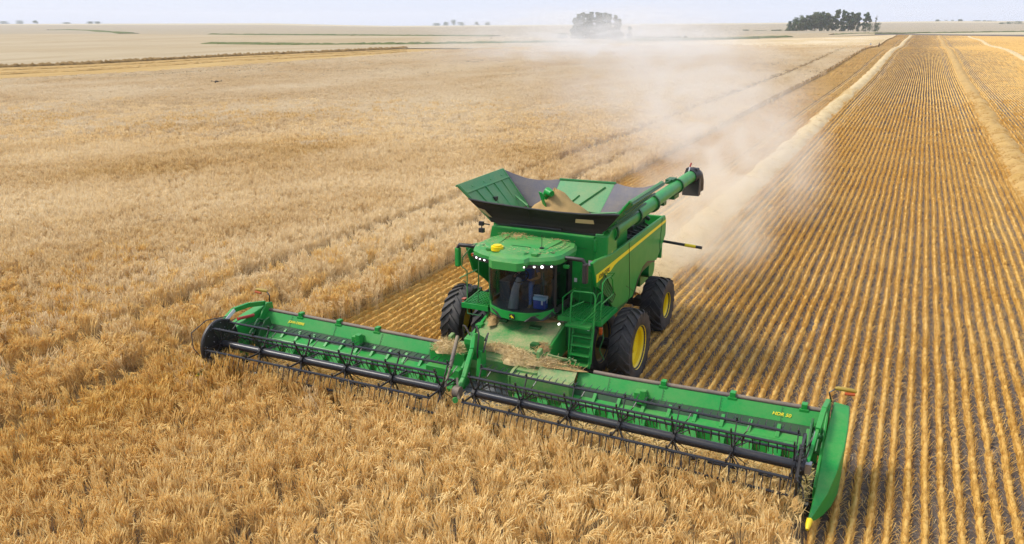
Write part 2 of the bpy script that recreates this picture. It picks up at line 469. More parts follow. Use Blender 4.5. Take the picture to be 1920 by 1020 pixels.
r_hi = PL((1640, 43.5), (1700, 43), (1780, 43), (1850, 43), (1920, 43), (2150, 43))
sheet("hill_field", r_lo, r_hi, M['far_pale'], .3, nu=60, nv=60)

def hedge(name, line, width, height, mat, label, cat, n=160):
    """a low ragged band of growth along a line of terrain points"""
    P = np.array(line); d = np.r_[0, np.cumsum(np.hypot(*(np.diff(P, axis=0).T)))]; t = np.linspace(0, d[-1], n)
    x, y = np.interp(t, d, P[:, 0]), np.interp(t, d, P[:, 1]); V = []; F = []
    gx, gy = np.gradient(x), np.gradient(y); l = np.hypot(gx, gy); nx, ny = -gy/l, gx/l
    prof = [(-.5, 0), (-.42, .7), (-.1, 1.0), (.2, .9), (.45, .6), (.5, 0)]
    for i in range(n):
        for (a, b) in prof:
            hh = height*b*(.55+.75*rng.random()); ww = width*a*(.8+.4*rng.random())
            px, py = x[i]+nx[i]*ww, y[i]+ny[i]*ww; V.append((px, py, hz(px, py)+hh-.05))
    m = len(prof)
    for i in range(n-1):
        for j in range(m-1): F.append((i*m+j, i*m+j+1, (i+1)*m+j+1, (i+1)*m+j))
    o = arr_obj(name, V, F, mat); return tag(o, label, cat, kind="stuff")
hedge("grass", PL((395, 83), (560, 85), (760, 84), (900, 82), (1000, 80.5), (1060, 80)), 14, .9, M['grass'], "green grass strip crossing the far left crop behind the stubble strip", "grass")
hedge("grass", PL((400, 65), (560, 66), (760, 67.5), (930, 69)), 16, .8, M['grass'], "thin dark green grass line below the pale hill on the left", "grass")
hedge("grass", PL((1160, 77.5), (1260, 77), (1340, 75.5), (1420, 72.5), (1470, 70.5)), 12, 1.2, M['grass'], "green grass strip running right from the dusty tree clump", "grass")
hedge("grass", PL((95, 57), (130, 56), (180, 58), (240, 64)), 14, .7, M['grass'], "faint curved grass line on the pale hill at far left", "grass")
hedge("grass", PL((1560, 66), (1640, 63.5), (1720, 62), (1780, 61.5), (1850, 60.5), (1925, 59.5), (2100, 58)), 6, .8, M['grass'], "olive grass margin closing the cut stubble field at top right", "grass")
# edge of standing crop above the stubble strip, its wall's shading painted dark
hedge("crop_edge", PL((-250, 133), (0, 127.3), (150, 121.8), (260, 115.8), (420, 106.8), (640, 97.8), (760, 91.8)), 3.0, .8, M['crop_dark'], "dark brown shaded cut edge of standing crop along the stubble strip", "crop edge", 300)

# ------------------------------------------------------------------ crop canopy sheet (lies low between the plants near by, at head height far off)
def canopy():
    xs = EDGE - np.concatenate([[0, .2, .6], np.geomspace(1.0, 330, 150)])
    V = np.linspace(0, 1, 420)**2.2
    X = np.repeat(xs[:, None], len(V), 1); y0 = -30.0
    Y = y0+(yfar(xs)[:, None]-y0)*V[None]
    s = (X-CAM[0])*FH[0]+(Y-CAM[1])*FH[1]
    lift = .16+.46*sstep(s, 70, 150)
    nz = rng.random(X.shape)*.16*sstep(s, 50, 150)
    Z = H(X, Y)+lift+nz*(s < 400)
    k = N("crop_canopy"); p = k.pos()
    a = k.noise(.05, 6, .62, k.scaled(p, (1, .45, 1)), .3); b = k.noise(1.6, 6, .75, k.scaled(p, (1, 1, .2))); f = k.noise(.012, 3, .5, p)
    c = k.mix(k.ramp(b, [(.36, (0,0,0)), (.60, (1,1,1))]), (.44,.30,.135), (.60,.46,.25))
    c = k.mix(k.ramp(a, [(.42, (0,0,0)), (.66, (.8,.8,.8))]), c, (.66,.55,.37))
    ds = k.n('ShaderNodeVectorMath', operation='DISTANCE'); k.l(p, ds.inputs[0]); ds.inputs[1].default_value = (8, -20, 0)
    c = k.mix(k.math('MULTIPLY', k.math('SUBTRACT', ds.outputs['Value'], 200), 1/130, True), k.mix(b, (.12,.075,.028), (.30,.195,.08)), c)  # near sheet painted dark as shaded straw between plants, blended out by distance
    k.set(c, .9, 0, .1); k.bump(b, .8, .25); M["canopy"] = k.m
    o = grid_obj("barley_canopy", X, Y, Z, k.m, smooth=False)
    tag(o, "golden mat of standing barley filling the left of the field", "crop", kind="stuff")
    # its cut edge
    ys = np.r_[np.arange(-4.6, 60, .5), np.geomspace(60, float(yfar(EDGE)), 150)]
    V = []; F = []
    for y in ys:
        h = hz(EDGE, y); s_ = (EDGE-CAM[0])*FH[0]+(y-CAM[1])*FH[1]; t = .2+.42*float(sstep(s_, 40, 110))+.1*rng.random()*(s_ > 60)
        V += [(EDGE+.02, y, h), (EDGE+.02+.05*rng.random(), y, h+t*.55), (EDGE-.03, y, h+t)]
    for i in range(len(ys)-1):
        for j in range(2): F.append((i*3+j, i*3+j+1, i*3+j+4, i*3+j+3))
    tag(arr_obj("barley_edge", V, F, M['crop_wall']), "brown cut wall of the standing barley beside the fresh stubble", "crop edge", kind="stuff")
canopy()

# ------------------------------------------------------------------ barley plants: tufts instanced over the near field
HID = bpy.data.collections.new("barley_tufts")       # never linked to the scene: only instanced
def tuft(i, size, n, detail, tsh=0.0, mat='wheat'):
    V = []; F = []; T = []
    def quad(a, b, wa, wb, side, t):
        j = len(V); V.extend([a-side*wa, a+side*wa, b+side*wb, b-side*wb]); F.append((j, j+1, j+2, j+3)); T.extend([t]*4)
    wgt = 1.0 if detail else 1.7
    ncl = max(1, n//7)
    for c in range(ncl):
        cx, cy = (rng.random(2)-.5)*size
        az = rng.uniform(0, 2*math.pi); ch = rng.normal(.64, .065); ct = rng.normal(.45, .24); nod = rng.random() < .16
        for q in range(7):
            x, y = cx+rng.normal(0, .034), cy+rng.normal(0, .035)
            a2 = az+rng.normal(0, .45); dirv = np.array([math.cos(a2), math.sin(a2), 0]); side = np.array([-math.sin(a2), math.cos(a2), 0])
            hgt = max(.42, ch+rng.normal(0, .045)); ben = rng.uniform(.01, .09); t = float(np.clip(ct+tsh+rng.normal(0, .13), 0, 1))
            p0 = np.array([x, y, 0.0]); p1 = p0+dirv*ben*.4+np.array([0, 0, hgt*.62]); p2 = p0+dirv*ben+np.array([0, 0, hgt])
            quad(p0, p1, .003*wgt, .0028*wgt, side, t*.35); quad(p1, p2, .0026*wgt, .0022*wgt, side, t*.7)
            # nodding ear: three bent segments, crossed, with long awns
            cur = p2; ang = rng.uniform(.5, 1.1) if nod else rng.uniform(.0, .35); L = rng.uniform(.034, .046); wd = .0115*wgt
            ws = [.55, 1.0, .95, .35]
            pts = [cur]
            for sgi in range(3):
                d = dirv*math.sin(ang)+np.array([0, 0, math.cos(ang)]); cur = cur+d*L; pts.append(cur); ang += rng.uniform(.2, .5) if nod else rng.uniform(.02, .2)
            upv = np.array([0, 0, 1.0])
            for sgi in range(3):
                quad(pts[sgi], pts[sgi+1], wd*ws[sgi], wd*ws[sgi+1], side, t)
                if detail:
                    d = pts[sgi+1]-pts[sgi]; nn = np.cross(side, d); nn /= np.linalg.norm(nn)
                    quad(pts[sgi], pts[sgi+1], wd*ws[sgi], wd*ws[sgi+1], nn, min(1, t+.1))
            d = dirv*math.sin(ang)+upv*math.cos(ang)
            for w_ in range(3 if detail else 2):                 # bundles of awns
                dd = d+side*rng.normal(0, .11)+upv*rng.normal(.05, .08); dd /= np.linalg.norm(dd)
                j = len(V); b0 = pts[1+w_ % 3]; tip = b0+dd*rng.uniform(.06, .125)
                sd = side if w_ != 1 else np.cross(side, dd); wa = rng.uniform(.006, .011)*wgt
                V.extend([b0-sd*wa, b0+sd*wa, tip+sd*wa*.25, tip-sd*wa*.25]); F.append((j, j+1, j+2, j+3)); T.extend([min(1, t+.1)]*2+[min(1, t+.35)]*2)
            if rng.random() < .3:       # dry leaf
                a3 = rng.uniform(0, 6.28); ld = np.array([math.cos(a3), math.sin(a3), -.1]); b0 = p0+(p1-p0)*rng.uniform(.7, 1.0)+np.array([0,0,.08])
                m0 = b0+ld*.09+np.array([0,0,.05]); e0 = m0+ld*.09+np.array([0,0,-.09]); s3 = np.array([-math.sin(a3), math.cos(a3), 0])
                quad(b0, m0, .003*wgt, .006*wgt, s3, t*.6); quad(m0, e0, .006*wgt, .001, s3, t*.6)
    o = arr_obj("barley_tuft", np.array(V), np.array(F), M[mat], cols=np.array(T))
    COL.objects.unlink(o); return o

def field_noise(x, y, sc, seed):
    return mnoise.noise(Vector((x*sc, y*sc, seed)))

def gn_instances(name, pts, rot, scl, idx, col, mat=None):
    me = bpy.data.meshes.new(name); me.vertices.add(len(pts)); me.vertices.foreach_set("co", np.asarray(pts, np.float32).ravel())
    for nm, typ, dat, key in (("rot", 'FLOAT_VECTOR', rot, "vector"), ("scl", 'FLOAT_VECTOR', scl, "vector"), ("idx", 'INT', idx, "value")):
        a = me.attributes.new(nm, typ, 'POINT'); a.data.foreach_set(key, np.asarray(dat, np.int32 if typ == 'INT' else np.float32).ravel())
    o = bpy.data.objects.new(name, me); COL.objects.link(o)
    ng = bpy.data.node_groups.new(name, 'GeometryNodeTree')
    ng.interface.new_socket("Geometry", in_out='INPUT', socket_type='NodeSocketGeometry'); ng.interface.new_socket("Geometry", in_out='OUTPUT', socket_type='NodeSocketGeometry')
    gi = ng.nodes.new("NodeGroupInput"); go = ng.nodes.new("NodeGroupOutput"); ip = ng.nodes.new("GeometryNodeInstanceOnPoints")
    ci = ng.nodes.new("GeometryNodeCollectionInfo"); ci.inputs["Collection"].default_value = col; ci.inputs["Separate Children"].default_value = True; ci.inputs["Reset Children"].default_value = True
    def attr(nm, t):
        x = ng.nodes.new("GeometryNodeInputNamedAttribute"); x.data_type = t; x.inputs["Name"].default_value = nm
        return x.outputs["Attribute"]
    L = ng.links.new
    L(gi.outputs[0], ip.inputs["Points"]); L(ci.outputs[0], ip.inputs["Instance"]); ip.inputs["Pick Instance"].default_value = True
    L(attr("idx", 'INT'), ip.inputs["Instance Index"]); L(attr("rot", 'FLOAT_VECTOR'), ip.inputs["Rotation"]); L(attr("scl", 'FLOAT_VECTOR'), ip.inputs["Scale"])
    L(ip.outputs[0], go.inputs[0])
    md = o.modifiers.new("scatter", 'NODES'); md.node_group = ng
    return o

TRACKS = [(-9.45, .31), (-12.85, .34)]     # wheel tracks left by the sprayer
def crop_points():
    near, far = [], []
    def view(x, y, m):
        dx, dy = x-CAM[0], y-CAM[1]; s = dx*FH[0]+dy*FH[1]; l = dx*RH[0]+dy*RH[1]
        return s, (s > 5) and abs(l) < s*.64+m
    c = .42
    for ix in range(-420, 40):
        x = ix*c
        for iy in range(-60, 400):
            y = iy*c
            s, ok = view(x, y, 6)
            if not ok or s > 62: continue
            if x < EDGE+.05 or (y < -4.95 and x < 7.30): near.append((x, y, s))
    c2 = .9
    for ix in range(-330, -7):
        x = ix*c2
        for iy in range(-20, 420):
            y = iy*c2
            s, ok = view(x, y, 6)
            if not ok or s <= 62 or s > 330 or rng.random() < (s-190)/140 or x > EDGE-.2 or y > yfar(x)-1: continue
            far.append((x, y, s))
    return near, far
def crop():
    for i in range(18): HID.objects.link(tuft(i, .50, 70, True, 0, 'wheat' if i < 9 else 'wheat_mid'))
    near, far = crop_points()
    P, Ro, Sc, Ix = [], [], [], []
    for x, y, s in near:
        x += rng.normal(0, .07); y += rng.normal(0, .07)
        sc = 1.0; skip = False
        for tx, tw in TRACKS:
            wob = tx+.12*field_noise(0, y, .25, tx)
            if abs(x-wob) < tw+.13:
                if rng.random() < .93: skip = True
                else: sc = .55
        if x > EDGE-.05 and y > -5.0: x = EDGE-.02-.1*rng.random()
        if skip: continue
        if y > -6.3 and x > EDGE: sc *= 1.12
        if x > 7.15 and y > -5.9: continue
        lean = field_noise(x, y, .16, 3.1)*.26+field_noise(x, y, .6, 8.8)*.22
        lod = max(0, field_noise(x, y, .11, 21.0)-.18)*2.2+(.22 if -12.6 < x < -9.7 else 0)          # lodged spots
        la = 2*math.pi*field_noise(x, y, .07, 5.5)
        tl = lean+lod
        rx, ry = tl*math.cos(la), tl*math.sin(la)
        if y > -6.1 and x > EDGE and x < 7.5: rx -= .22
        P.append((x, y, hz(x, y)-.03)); Ro.append((rx+rng.normal(0, .05), ry+rng.normal(0, .05), rng.uniform(0, 6.28)))
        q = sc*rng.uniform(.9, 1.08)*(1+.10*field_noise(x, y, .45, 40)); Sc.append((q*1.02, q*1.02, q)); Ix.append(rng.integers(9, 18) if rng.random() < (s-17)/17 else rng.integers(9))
    o = gn_instances("barley", P, Ro, Sc, Ix, HID)
    tag(o, "ripe golden barley with nodding bearded ears standing before the header and left of it", "crop", kind="stuff")
    H2 = bpy.data.collections.new("barley_tufts_wide")
    for i in range(10): H2.objects.link(tuft(i, 1.05, 224, False, .16, 'wheat_mid' if i < 4 else 'wheat_far'))  # tint lifted on far tufts, a sheen put into the colour
    P, Ro, Sc, Ix = [], [], [], []
    for x, y, s in far:
        x += rng.normal(0, .15); y += rng.normal(0, .15)
        if any(abs(x-tx) < tw+.36 for tx, tw in TRACKS[1:]): continue
        tl = field_noise(x, y, .1, 3.1)*.4+max(0, field_noise(x, y, .07, 21.0)-.15)*1.6; la = 6.28*field_noise(x, y, .05, 5.5)
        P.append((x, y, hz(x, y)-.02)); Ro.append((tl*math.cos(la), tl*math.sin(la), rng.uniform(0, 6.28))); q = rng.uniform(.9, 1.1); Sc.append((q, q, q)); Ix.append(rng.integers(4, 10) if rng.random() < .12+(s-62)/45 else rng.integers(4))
    o = gn_instances("barley", P, Ro, Sc, Ix, H2)
    tag(o, "ripe barley farther up the slope left of the dust", "crop", kind="stuff")
crop()

# ------------------------------------------------------------------ stubble rows
ROW = .3175
def xmax_row(y):  # right edge of what the picture can see, with some spare
    s = (y-CAM[1]); return CAM[0]+3+max(0, s)*.16+6
YEND = 560
def drill(x0, y): return .040*field_noise(x0*3, y, .35, 1.0)+.030*field_noise(x0*1.3, y, .09, 4.0)
def rolled(x0, y):
    """stalks pressed down where wheels have gone"""
    w_ = min(abs(abs(x0+.28)-2.1) if y > 1.5 else 9, abs(abs(x0-15.0)-2.2))
    return .35 if w_ < .38+.15*field_noise(x0, y, .2, 6) else 1.0
def stubble_ridges():
    V = []; F = []; T = []
    k0, k1 = int(math.ceil((EDGE+.02)/ROW)), int(75/ROW)
    for kx in range(k0, k1):
        x0 = kx*ROW
        ya = -4.3 if x0 < 7.5 else -19.5
        ye = YEND if x0 < 60 else 560
        # start where the row enters the view
        if x0 > 12: ya = max(ya, (x0-14)/.18-30)
        ys = [ya]
        while ys[-1] < ye:
            d = max(1, ys[-1]+20); ys.append(ys[-1]+(.12 if d < 42 else .3 if d < 80 else 1.0 if d < 160 else 4.0))
        ys = np.array(ys); n = len(ys)
        wob = np.array([drill(x0, y) for y in ys]); hh = .13*(.75+.5*rng.random(n)); ww = .060*(.65+.7*rng.random(n))
        gap = np.array([field_noise(x0*7, y, .55, 77.0) for y in ys]); hh = hh*np.array([rolled(x0, y) for y in ys]); hh = np.where(gap > .62, .05, hh)
        b = len(V); z = H(x0, ys); far_ = (ys > 60)
        ww = ww*(1+.32*sstep(ys, 45, 130)); hh = hh*(1+.3*sstep(ys, 45, 130))*(.55 if x0 > 16.5 else 1)
        for i in range(n):
            cx = x0+wob[i]; t = rng.random()
            V += [(cx-ww[i]*1.15, ys[i], z[i]-.01), (cx-ww[i]*.55, ys[i], z[i]+hh[i]), (cx+ww[i]*.55, ys[i], z[i]+hh[i]*(.8+.4*rng.random())), (cx+ww[i]*1.15, ys[i], z[i]-.01)]
            T += [t*.4, t, t, t*.4]
        for i in range(n-1):
            for j in range(3): F.append((b+i*4+j, b+i*4+j+1, b+i*4+j+5, b+i*4+j+4))
    o = arr_obj("stubble", np.array(V), np.array(F), M['stub'], cols=np.array(T))
    tag(o, "long straight golden stubble rows with dark soil between", "stubble", kind="stuff")
stubble_ridges()
def stubble_stalks():
    C2 = bpy.data.collections.new("stubble_tufts")
    for i in range(6):
        V = []; F = []; T = []
        for q in range(85):
            x, y = rng.normal(0, .033), rng.uniform(-.26, .26); a = rng.uniform(0, 6.28); h = rng.uniform(.11, .22); tl = rng.normal(0, .055, 2)
            if rng.random() < .10: tl = rng.normal(0, .16, 2)
            sd = np.array([math.cos(a), math.sin(a), 0])*.0042; p0 = np.array([x, y, 0]); p1 = p0+np.array([tl[0], tl[1], h]); j = len(V); t = float(np.clip(rng.normal(.5, .28), 0, 1))
            V += [p0-sd, p0+sd, p1+sd, p1-sd]; F.append((j, j+1, j+2, j+3)); T += [t*.5, t*.5, t, t]
        o = arr_obj("stubble_tuft", np.array(V), np.array(F), M['stub'], cols=np.array(T)); COL.objects.unlink(o); C2.objects.link(o)
    P, Ro, Sc, Ix = [], [], [], []
    for kx in range(int(math.ceil((EDGE+.02)/ROW)), int(40/ROW)):
        x0 = kx*ROW; y = -4.3 if x0 < 7.5 else -19
        while y < 105:
            dx, dy = x0-CAM[0], y-CAM[1]; s = dx*FH[0]+dy*FH[1]; l = dx*RH[0]+dy*RH[1]
            if s > 5 and abs(l) < s*.64+4.5 and rng.random() > (y-45)/60 and field_noise(x0*7, y, .55, 77.0) < .62:
                x = x0+drill(x0, y); rl_ = rolled(x0, y)
                P.append((x, y, hz(x, y)-.005)); Ro.append((0, 0, rng.choice([0, math.pi]))); Sc.append((1+.5*(rl_ < 1), 1, rng.uniform(.75, 1.15)*rl_)); Ix.append(rng.integers(6))
            y += .42
    tag(gn_instances("stubble", P, Ro, Sc, Ix, C2), "short cut stalks bristling along the nearer stubble rows", "stubble", kind="stuff")
    # chaff and broken straw scattered between the rows
    V = []; F = []; T = []
    n = 42000
    xs = rng.uniform(-7.3, 26, n); ys = rng.uniform(-19, 40, n)
    for x, y in zip(xs, ys):
        if x < 7.6 and y < -4.4: continue
        dx, dy = x-CAM[0], y-CAM[1]; s = dx*FH[0]+dy*FH[1]; l = dx*RH[0]+dy*RH[1]
        if s < 5 or abs(l) > s*.64+4: continue
        a = rng.uniform(0, 6.28); L = rng.uniform(.03, .14); wd = rng.uniform(.0025, .005); d = np.array([math.cos(a), math.sin(a), rng.normal(0, .15)])*L; sd = np.array([-math.sin(a), math.cos(a), 0])*wd
        p0 = np.array([x, y, hz(x, y)+rng.uniform(.008, .04)]); j = len(V)
        V += [p0-d-sd, p0-d+sd, p0+d+sd, p0+d-sd]; F.append((j, j+1, j+2, j+3)); t = rng.random(); T += [t]*4
    tag(arr_obj("chaff", np.array(V), np.array(F), M['straw'], cols=np.array(T)), "broken straw and chaff strewn between the stubble rows", "straw", kind="stuff")
stubble_stalks()

# ------------------------------------------------------------------ windrows of straw
def windrow(xc, y0, y1, width, height, label, tint, mat, strands=0, seed=0):
    ys = [y0]
    while ys[-1] < y1: ys.append(ys[-1]+(.22 if ys[-1] < 40 else .5 if ys[-1] < 90 else 1.5 if ys[-1] < 200 else 5))
    prof = np.array([(-1, -.02), (-.82, .30), (-.55, .72), (-.25, .97), (.05, 1.0), (.35, .90), (.62, .62), (.85, .28), (1, -.02)])
    V = []; F = []; T = []
    for i, y in enumerate(ys):
        wob = .22*field_noise(seed, y, .12, 2)+.10*field_noise(seed, y, .7, 5); wv = 1+.18*field_noise(seed, y, .35, 9)
        for (a, b) in prof:
            x = xc+wob+a*width*.5*wv+rng.normal(0, .03); bb = b*height*(.72+.56*rng.random())*(1+.45*field_noise(x, y, .9, 13))
            V.append((x, y+rng.normal(0, .05), hz(x, y)+bb)); T.append(float(np.clip(tint+rng.normal(0, .22), 0, 1)))
    m = len(prof)
    for i in range(len(ys)-1):
        for j in range(m-1): F.append((i*m+j, i*m+j+1, (i+1)*m+j+1, (i+1)*m+j))
    V = [np.array(v) for v in V]
    for q in range(strands):
        y = y0+(110-y0)*rng.random()**1.3; a_ = rng.uniform(-1.05, 1.05); x = xc+.22*field_noise(seed, y, .12, 2)+a_*width*.5
        zz = height*max(0, 1-a_*a_)*.95; d = rng.normal(0, 1, 3); d[2] = abs(d[2])*.35; d /= np.linalg.norm(d); L = rng.uniform(.10, .30); sd = np.cross(d, rng.normal(0, 1, 3)); sd = sd/np.linalg.norm(sd)*rng.uniform(.004, .009)
        p0 = np.array([x, y, hz(x, y)+zz+.01]); j = len(V); V += [p0-d*L*.5-sd, p0-d*L*.5+sd, p0+d*L*.5+sd, p0+d*L*.5-sd]; F.append((j, j+1, j+2, j+3)); t = float(np.clip(tint+rng.normal(0, .3), 0, 1)); T += [t]*4
    o = arr_obj("windrow", np.array(V), np.array(F), mat, cols=np.array(T))
    tag(o, label, "windrow", "straw windrows on the stubble")
    return o
M['straw_gold'] = straw_mat("golden_straw", (0.42, 0.24, 0.06), (0.62, 0.40, 0.13), (0.56, 0.36, 0.12), .3, .15)
windrow(0.0, 6.5, 545, 1.9, .42, "fresh pale straw windrow trailing straight back behind the combine", .75, M['straw'], 15000, 1)
windrow(15.1, 28, 545, 2.0, .38, "deeper golden windrow rising along the right edge of the photo", .5, M['straw_gold'], 12000, 2)
windrow(30.6, 110, 545, 1.9, .36, "short far windrow curving in the top right corner", .75, M['straw'], 0, 3)

for a_, b_ in ((3.2, .30), (7.0, .42), (12.5, .30), (16.5, .40)):
    hedge("straw_line", PL(*[(u, v+a_*(1-.7*(u+250)/1150)) for u, v in ((-250, 133), (0, 127.3), (150, 121.8), (260, 115.8), (420, 106.8), (640, 97.8), (760, 91.8))]), 1.6, b_, M['crop_wall'], "thin brown straw line running along the far cut strip at left", "straw", 200)
# ------------------------------------------------------------------ combine harvester (local x = world x - XO)
XO = -0.28
CB = empty("combine_harvester", (XO, 0, 0), "large green combine harvester with raised grain tank hatch, lit cab lamps and dual front tyres", "combine harvester")
def W(x, y, z): return (x, y, z)                  # points written in world coordinates
def B(name, mb, mat, parent=None, **kw): return mb.build(name, mat, parent or CB, **kw)
def mirror(x): return 2*XO - x

# ---- wheels
def tyre_mesh(cx, cy, cz, R0, width, rim, lugs, dirn):
    """agricultural tyre: carcass with angled lugs that climb from the middle to the shoulders"""
    mb = MB(); h = width/2
    prof = [(rim*.97, -h*.74), (rim*1.04, -h*.86), (rim+(R0-rim)*.45, -h*1.0), (R0*.91, -h*.95), (R0*.935, -h*.80), (R0*.945, 0),
            (R0*.935, h*.80), (R0*.91, h*.95), (rim+(R0-rim)*.45, h*1.0), (rim*1.04, h*.86), (rim*.97, h*.74)]
    mb.lathe(prof, (cx, cy, cz), 0, 56)
    rim_prof = [(R0*.94, .02), (R0*.94, .30), (R0*.935, .62), (R0*.93, .84), (R0*.90, .965), (R0*.82, 1.0)]
    top = [R0*1.0, R0*1.0, R0*.995, R0*.985, R0*.95, R0*.845]
    for sgn in (-1, 1):
        for i in range(lugs):
            a0 = 2*math.pi*(i+(0.5 if sgn > 0 else 0))/lugs
            vs = []
            for j, (rb, u) in enumerate(rim_prof):
                # angle advances towards the shoulder; the chevron points down on the front of the wheel
                a = a0 + dirn*.36*u*width/.6/R0*.95
                hw = (.030+.012*u)/R0
                x = cx+sgn*u*h*1.005 - sgn*.01*(j == 0)
                for (rad, q) in ((rb*.985, -hw*1.35), (top[j], -hw), (top[j], hw), (rb*.985, hw*1.35)):
                    t = a+q
                    vs.append((x, cy+rad*math.cos(t), cz+rad*math.sin(t)))
            fs = []
            n = len(rim_prof)
            for j in range(n-1):
                for q in range(3): fs.append((j*4+q, j*4+q+1, (j+1)*4+q+1, (j+1)*4+q))
            fs += [(0, 1, 2, 3), ((n-1)*4+3, (n-1)*4+2, (n-1)*4+1, (n-1)*4)]
            mb.add(vs, fs)
    return mb
def wheel(x, y, R0, width, rim, lugs, out, mat):
    """out: +1 when the dished face looks to +x"""
    z = R0*.97
    hub = MB()
    hub.disc((x, y, z), rim*.42, out*width*.02, out*width*.14, 0, 24)
    hub.disc((x, y, z), rim*.24, out*width*.10, out*width*.24, 0, 20)
    for i in range(10):
        a = 2*math.pi*i/10
        hub.disc((x, y+rim*.34*math.cos(a), z+rim*.34*math.sin(a)), .018, out*width*.13, out*width*.17, 0, 6)
    w_ = B("wheel", hub, mat, smooth=True)
    t = tyre_mesh(x, y, z, R0, width, rim, lugs, 1)
    B("tyre", t, M['rubber'], w_, smooth=True)
    r = MB(); h = width/2
    r.lathe([(.01, out*h*.05), (rim*.55, out*h*.05), (rim*.70, out*h*.22), (rim*.86, out*h*.30), (rim*.88, out*h*.62), (rim*.96, out*h*.70), (rim*1.03, out*h*.84), (rim*1.05, out*h*.90), (rim*1.05, out*h*.82), (rim*.98, out*h*.66)], (x, y, z), 0, 40)
    r.lathe([(rim*.98, -out*h*.8), (rim*.90, -out*h*.7), (rim*.88, out*h*.1)], (x, y, z), 0, 40)
    B("rim", r, mat, w_, smooth=True)
YF, YR = -0.25, 3.95
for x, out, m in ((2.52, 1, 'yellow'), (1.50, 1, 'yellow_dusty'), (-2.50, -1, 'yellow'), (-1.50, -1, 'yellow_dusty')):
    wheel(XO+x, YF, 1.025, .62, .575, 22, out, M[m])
for x, out in ((2.08, 1), (-2.08, -1)): wheel(XO+x, YR, .86, .70, .385, 18, out, M['yellow'])
a = MB(); a.tube([(XO-2.3, YF, .95), (XO+2.3, YF, .95)], .16, 12); a.box((XO-1.1, YF-.3, .7), (XO+1.1, YF+.3, 1.25))
B("front_axle", a, M['black'], bevel=.02)
a = MB(); a.tube([(XO-1.9, YR, .8), (XO+1.9, YR, .8)], .11, 12); a.box((XO-.35, YR-.25, .68), (XO+.35, YR+.25, 1.2)); a.box((XO-1.75, YR-.2, .72), (XO-1.35, YR+.2, .98)); a.box((XO+1.35, YR-.2, .72), (XO+1.75, YR+.2, .98))
B("rear_axle", a, M['black'], bevel=.02)

# ---- body
b = MB()
b.prism([(-.15, 1.35), (2.2, 1.35), (2.9, 1.9), (4.9, 1.95), (5.3, 2.5), (5.3, 3.05), (-.15, 3.05)], 0, XO-1.66, XO+1.66)
b.box((XO-.9, -.9, 1.25), (XO+.9, 2.8, 2.1))
B("body", b, M['green_dark'], bevel=.03)
# engine deck, dark pipes and covers between the tank and the side shields
d = MB()
d.box((XO-1.3, 2.55, 3.05), (XO+1.0, 5.0, 3.55)); d.box((XO+.98, 3.4, 3.05), (XO+1.35, 4.7, 3.38))
for q in range(6): d.tube([(XO+1.15+.08*q % .3, 2.6+.35*q, 3.06), (XO+1.3, 2.75+.35*q, 3.25+.05*(q % 2)), (XO+1.55, 3.0+.3*q, 3.16), (XO+1.62, 3.2+.3*q, 3.06)], .035, 8)
d.tube([(XO+1.1, 3.9, 3.4), (XO+1.1, 4.25, 3.62), (XO+1.2, 4.6, 3.55), (XO+1.4, 4.9, 3.3)], .07, 10)
d.tube([(XO+1.5, 1.0, 3.06), (XO+1.5, 1.5, 3.35), (XO+1.4, 2.2, 3.30), (XO+1.45, 3.0, 3.1)], .05, 8)
B("engine_deck", d, M['black'], smooth=True)
e = MB(); e.box((XO-1.78, 5.25, 1.95), (XO+1.78, 5.34, 3.36)); e.box((XO-1.2, 5.30, 2.2), (XO+1.2, 5.42, 3.2))
B("rear_hood", e, M['green'], bevel=.03)

PANEL = [(-1.40, 3.50), (-1.10, 3.52), (-.04, 3.40), (1.52, 3.38), (5.33, 3.38), (5.45, 3.2), (5.48, 2.72), (5.03, 2.36), (4.53, 2.08), (4.3, 2.12), (3.5, 2.30), (3.05, 2.24), (2.55, 1.98), (2.28, 1.72), (2.1, 1.58), (.59, 1.66), (.30, 1.82), (-.30, 2.30), (-1.05, 2.78)]
for sgn in (1, -1):
    xo = XO+sgn*1.83; p = MB(); p.prism(PANEL, 0, xo-sgn*.09, xo)
    sp = B("side_panel", p, M['green'], bevel=.025)
    if sgn < 0: continue
    s = MB()
    s.add([W(xo+.004, y, z) for y, z in ((-1.13, 3.13), (5.40, 3.235), (5.40, 3.145), (.65, 3.045), (.32, 3.02), (.0, 2.93), (-1.10, 2.905))], [(0,1,2,3,4,5,6)])
    B("stripe", s, M['deer_yellow'], sp, fix=False)
    s = MB()
    for (y0, z0, y1, z1) in ((1.55, 3.36, 1.80, 1.75), (1.80, 1.75, 1.70, 1.60), (4.95, 3.36, 4.80, 2.55), (4.80, 2.55, 4.86, 2.25), (1.45, 2.1, 2.2, 1.72)):
        s.bar((xo+.001, y0, z0), (xo+.001, y1, z1), .022, .01)
    B("panel_seam", s, M['black'], sp, each=1)
    s = MB(); s.prism([(2.1, 1.50), (2.32, 1.66), (2.6, 1.95), (3.08, 2.20), (3.5, 2.26), (4.3, 2.08), (4.3, 2.13), (3.5, 2.32), (3.05, 2.26), (2.55, 2.0), (2.28, 1.74), (2.1, 1.58)], 0, xo-.25, xo+.006)
    B("arch_trim", s, M['black'], sp)
    text("lettering", "JOHN DEERE", .155, (xo+.008, -.52, 3.015), (R(90), 0, R(90)), M['plastic'], sp, .25, .001, .95)
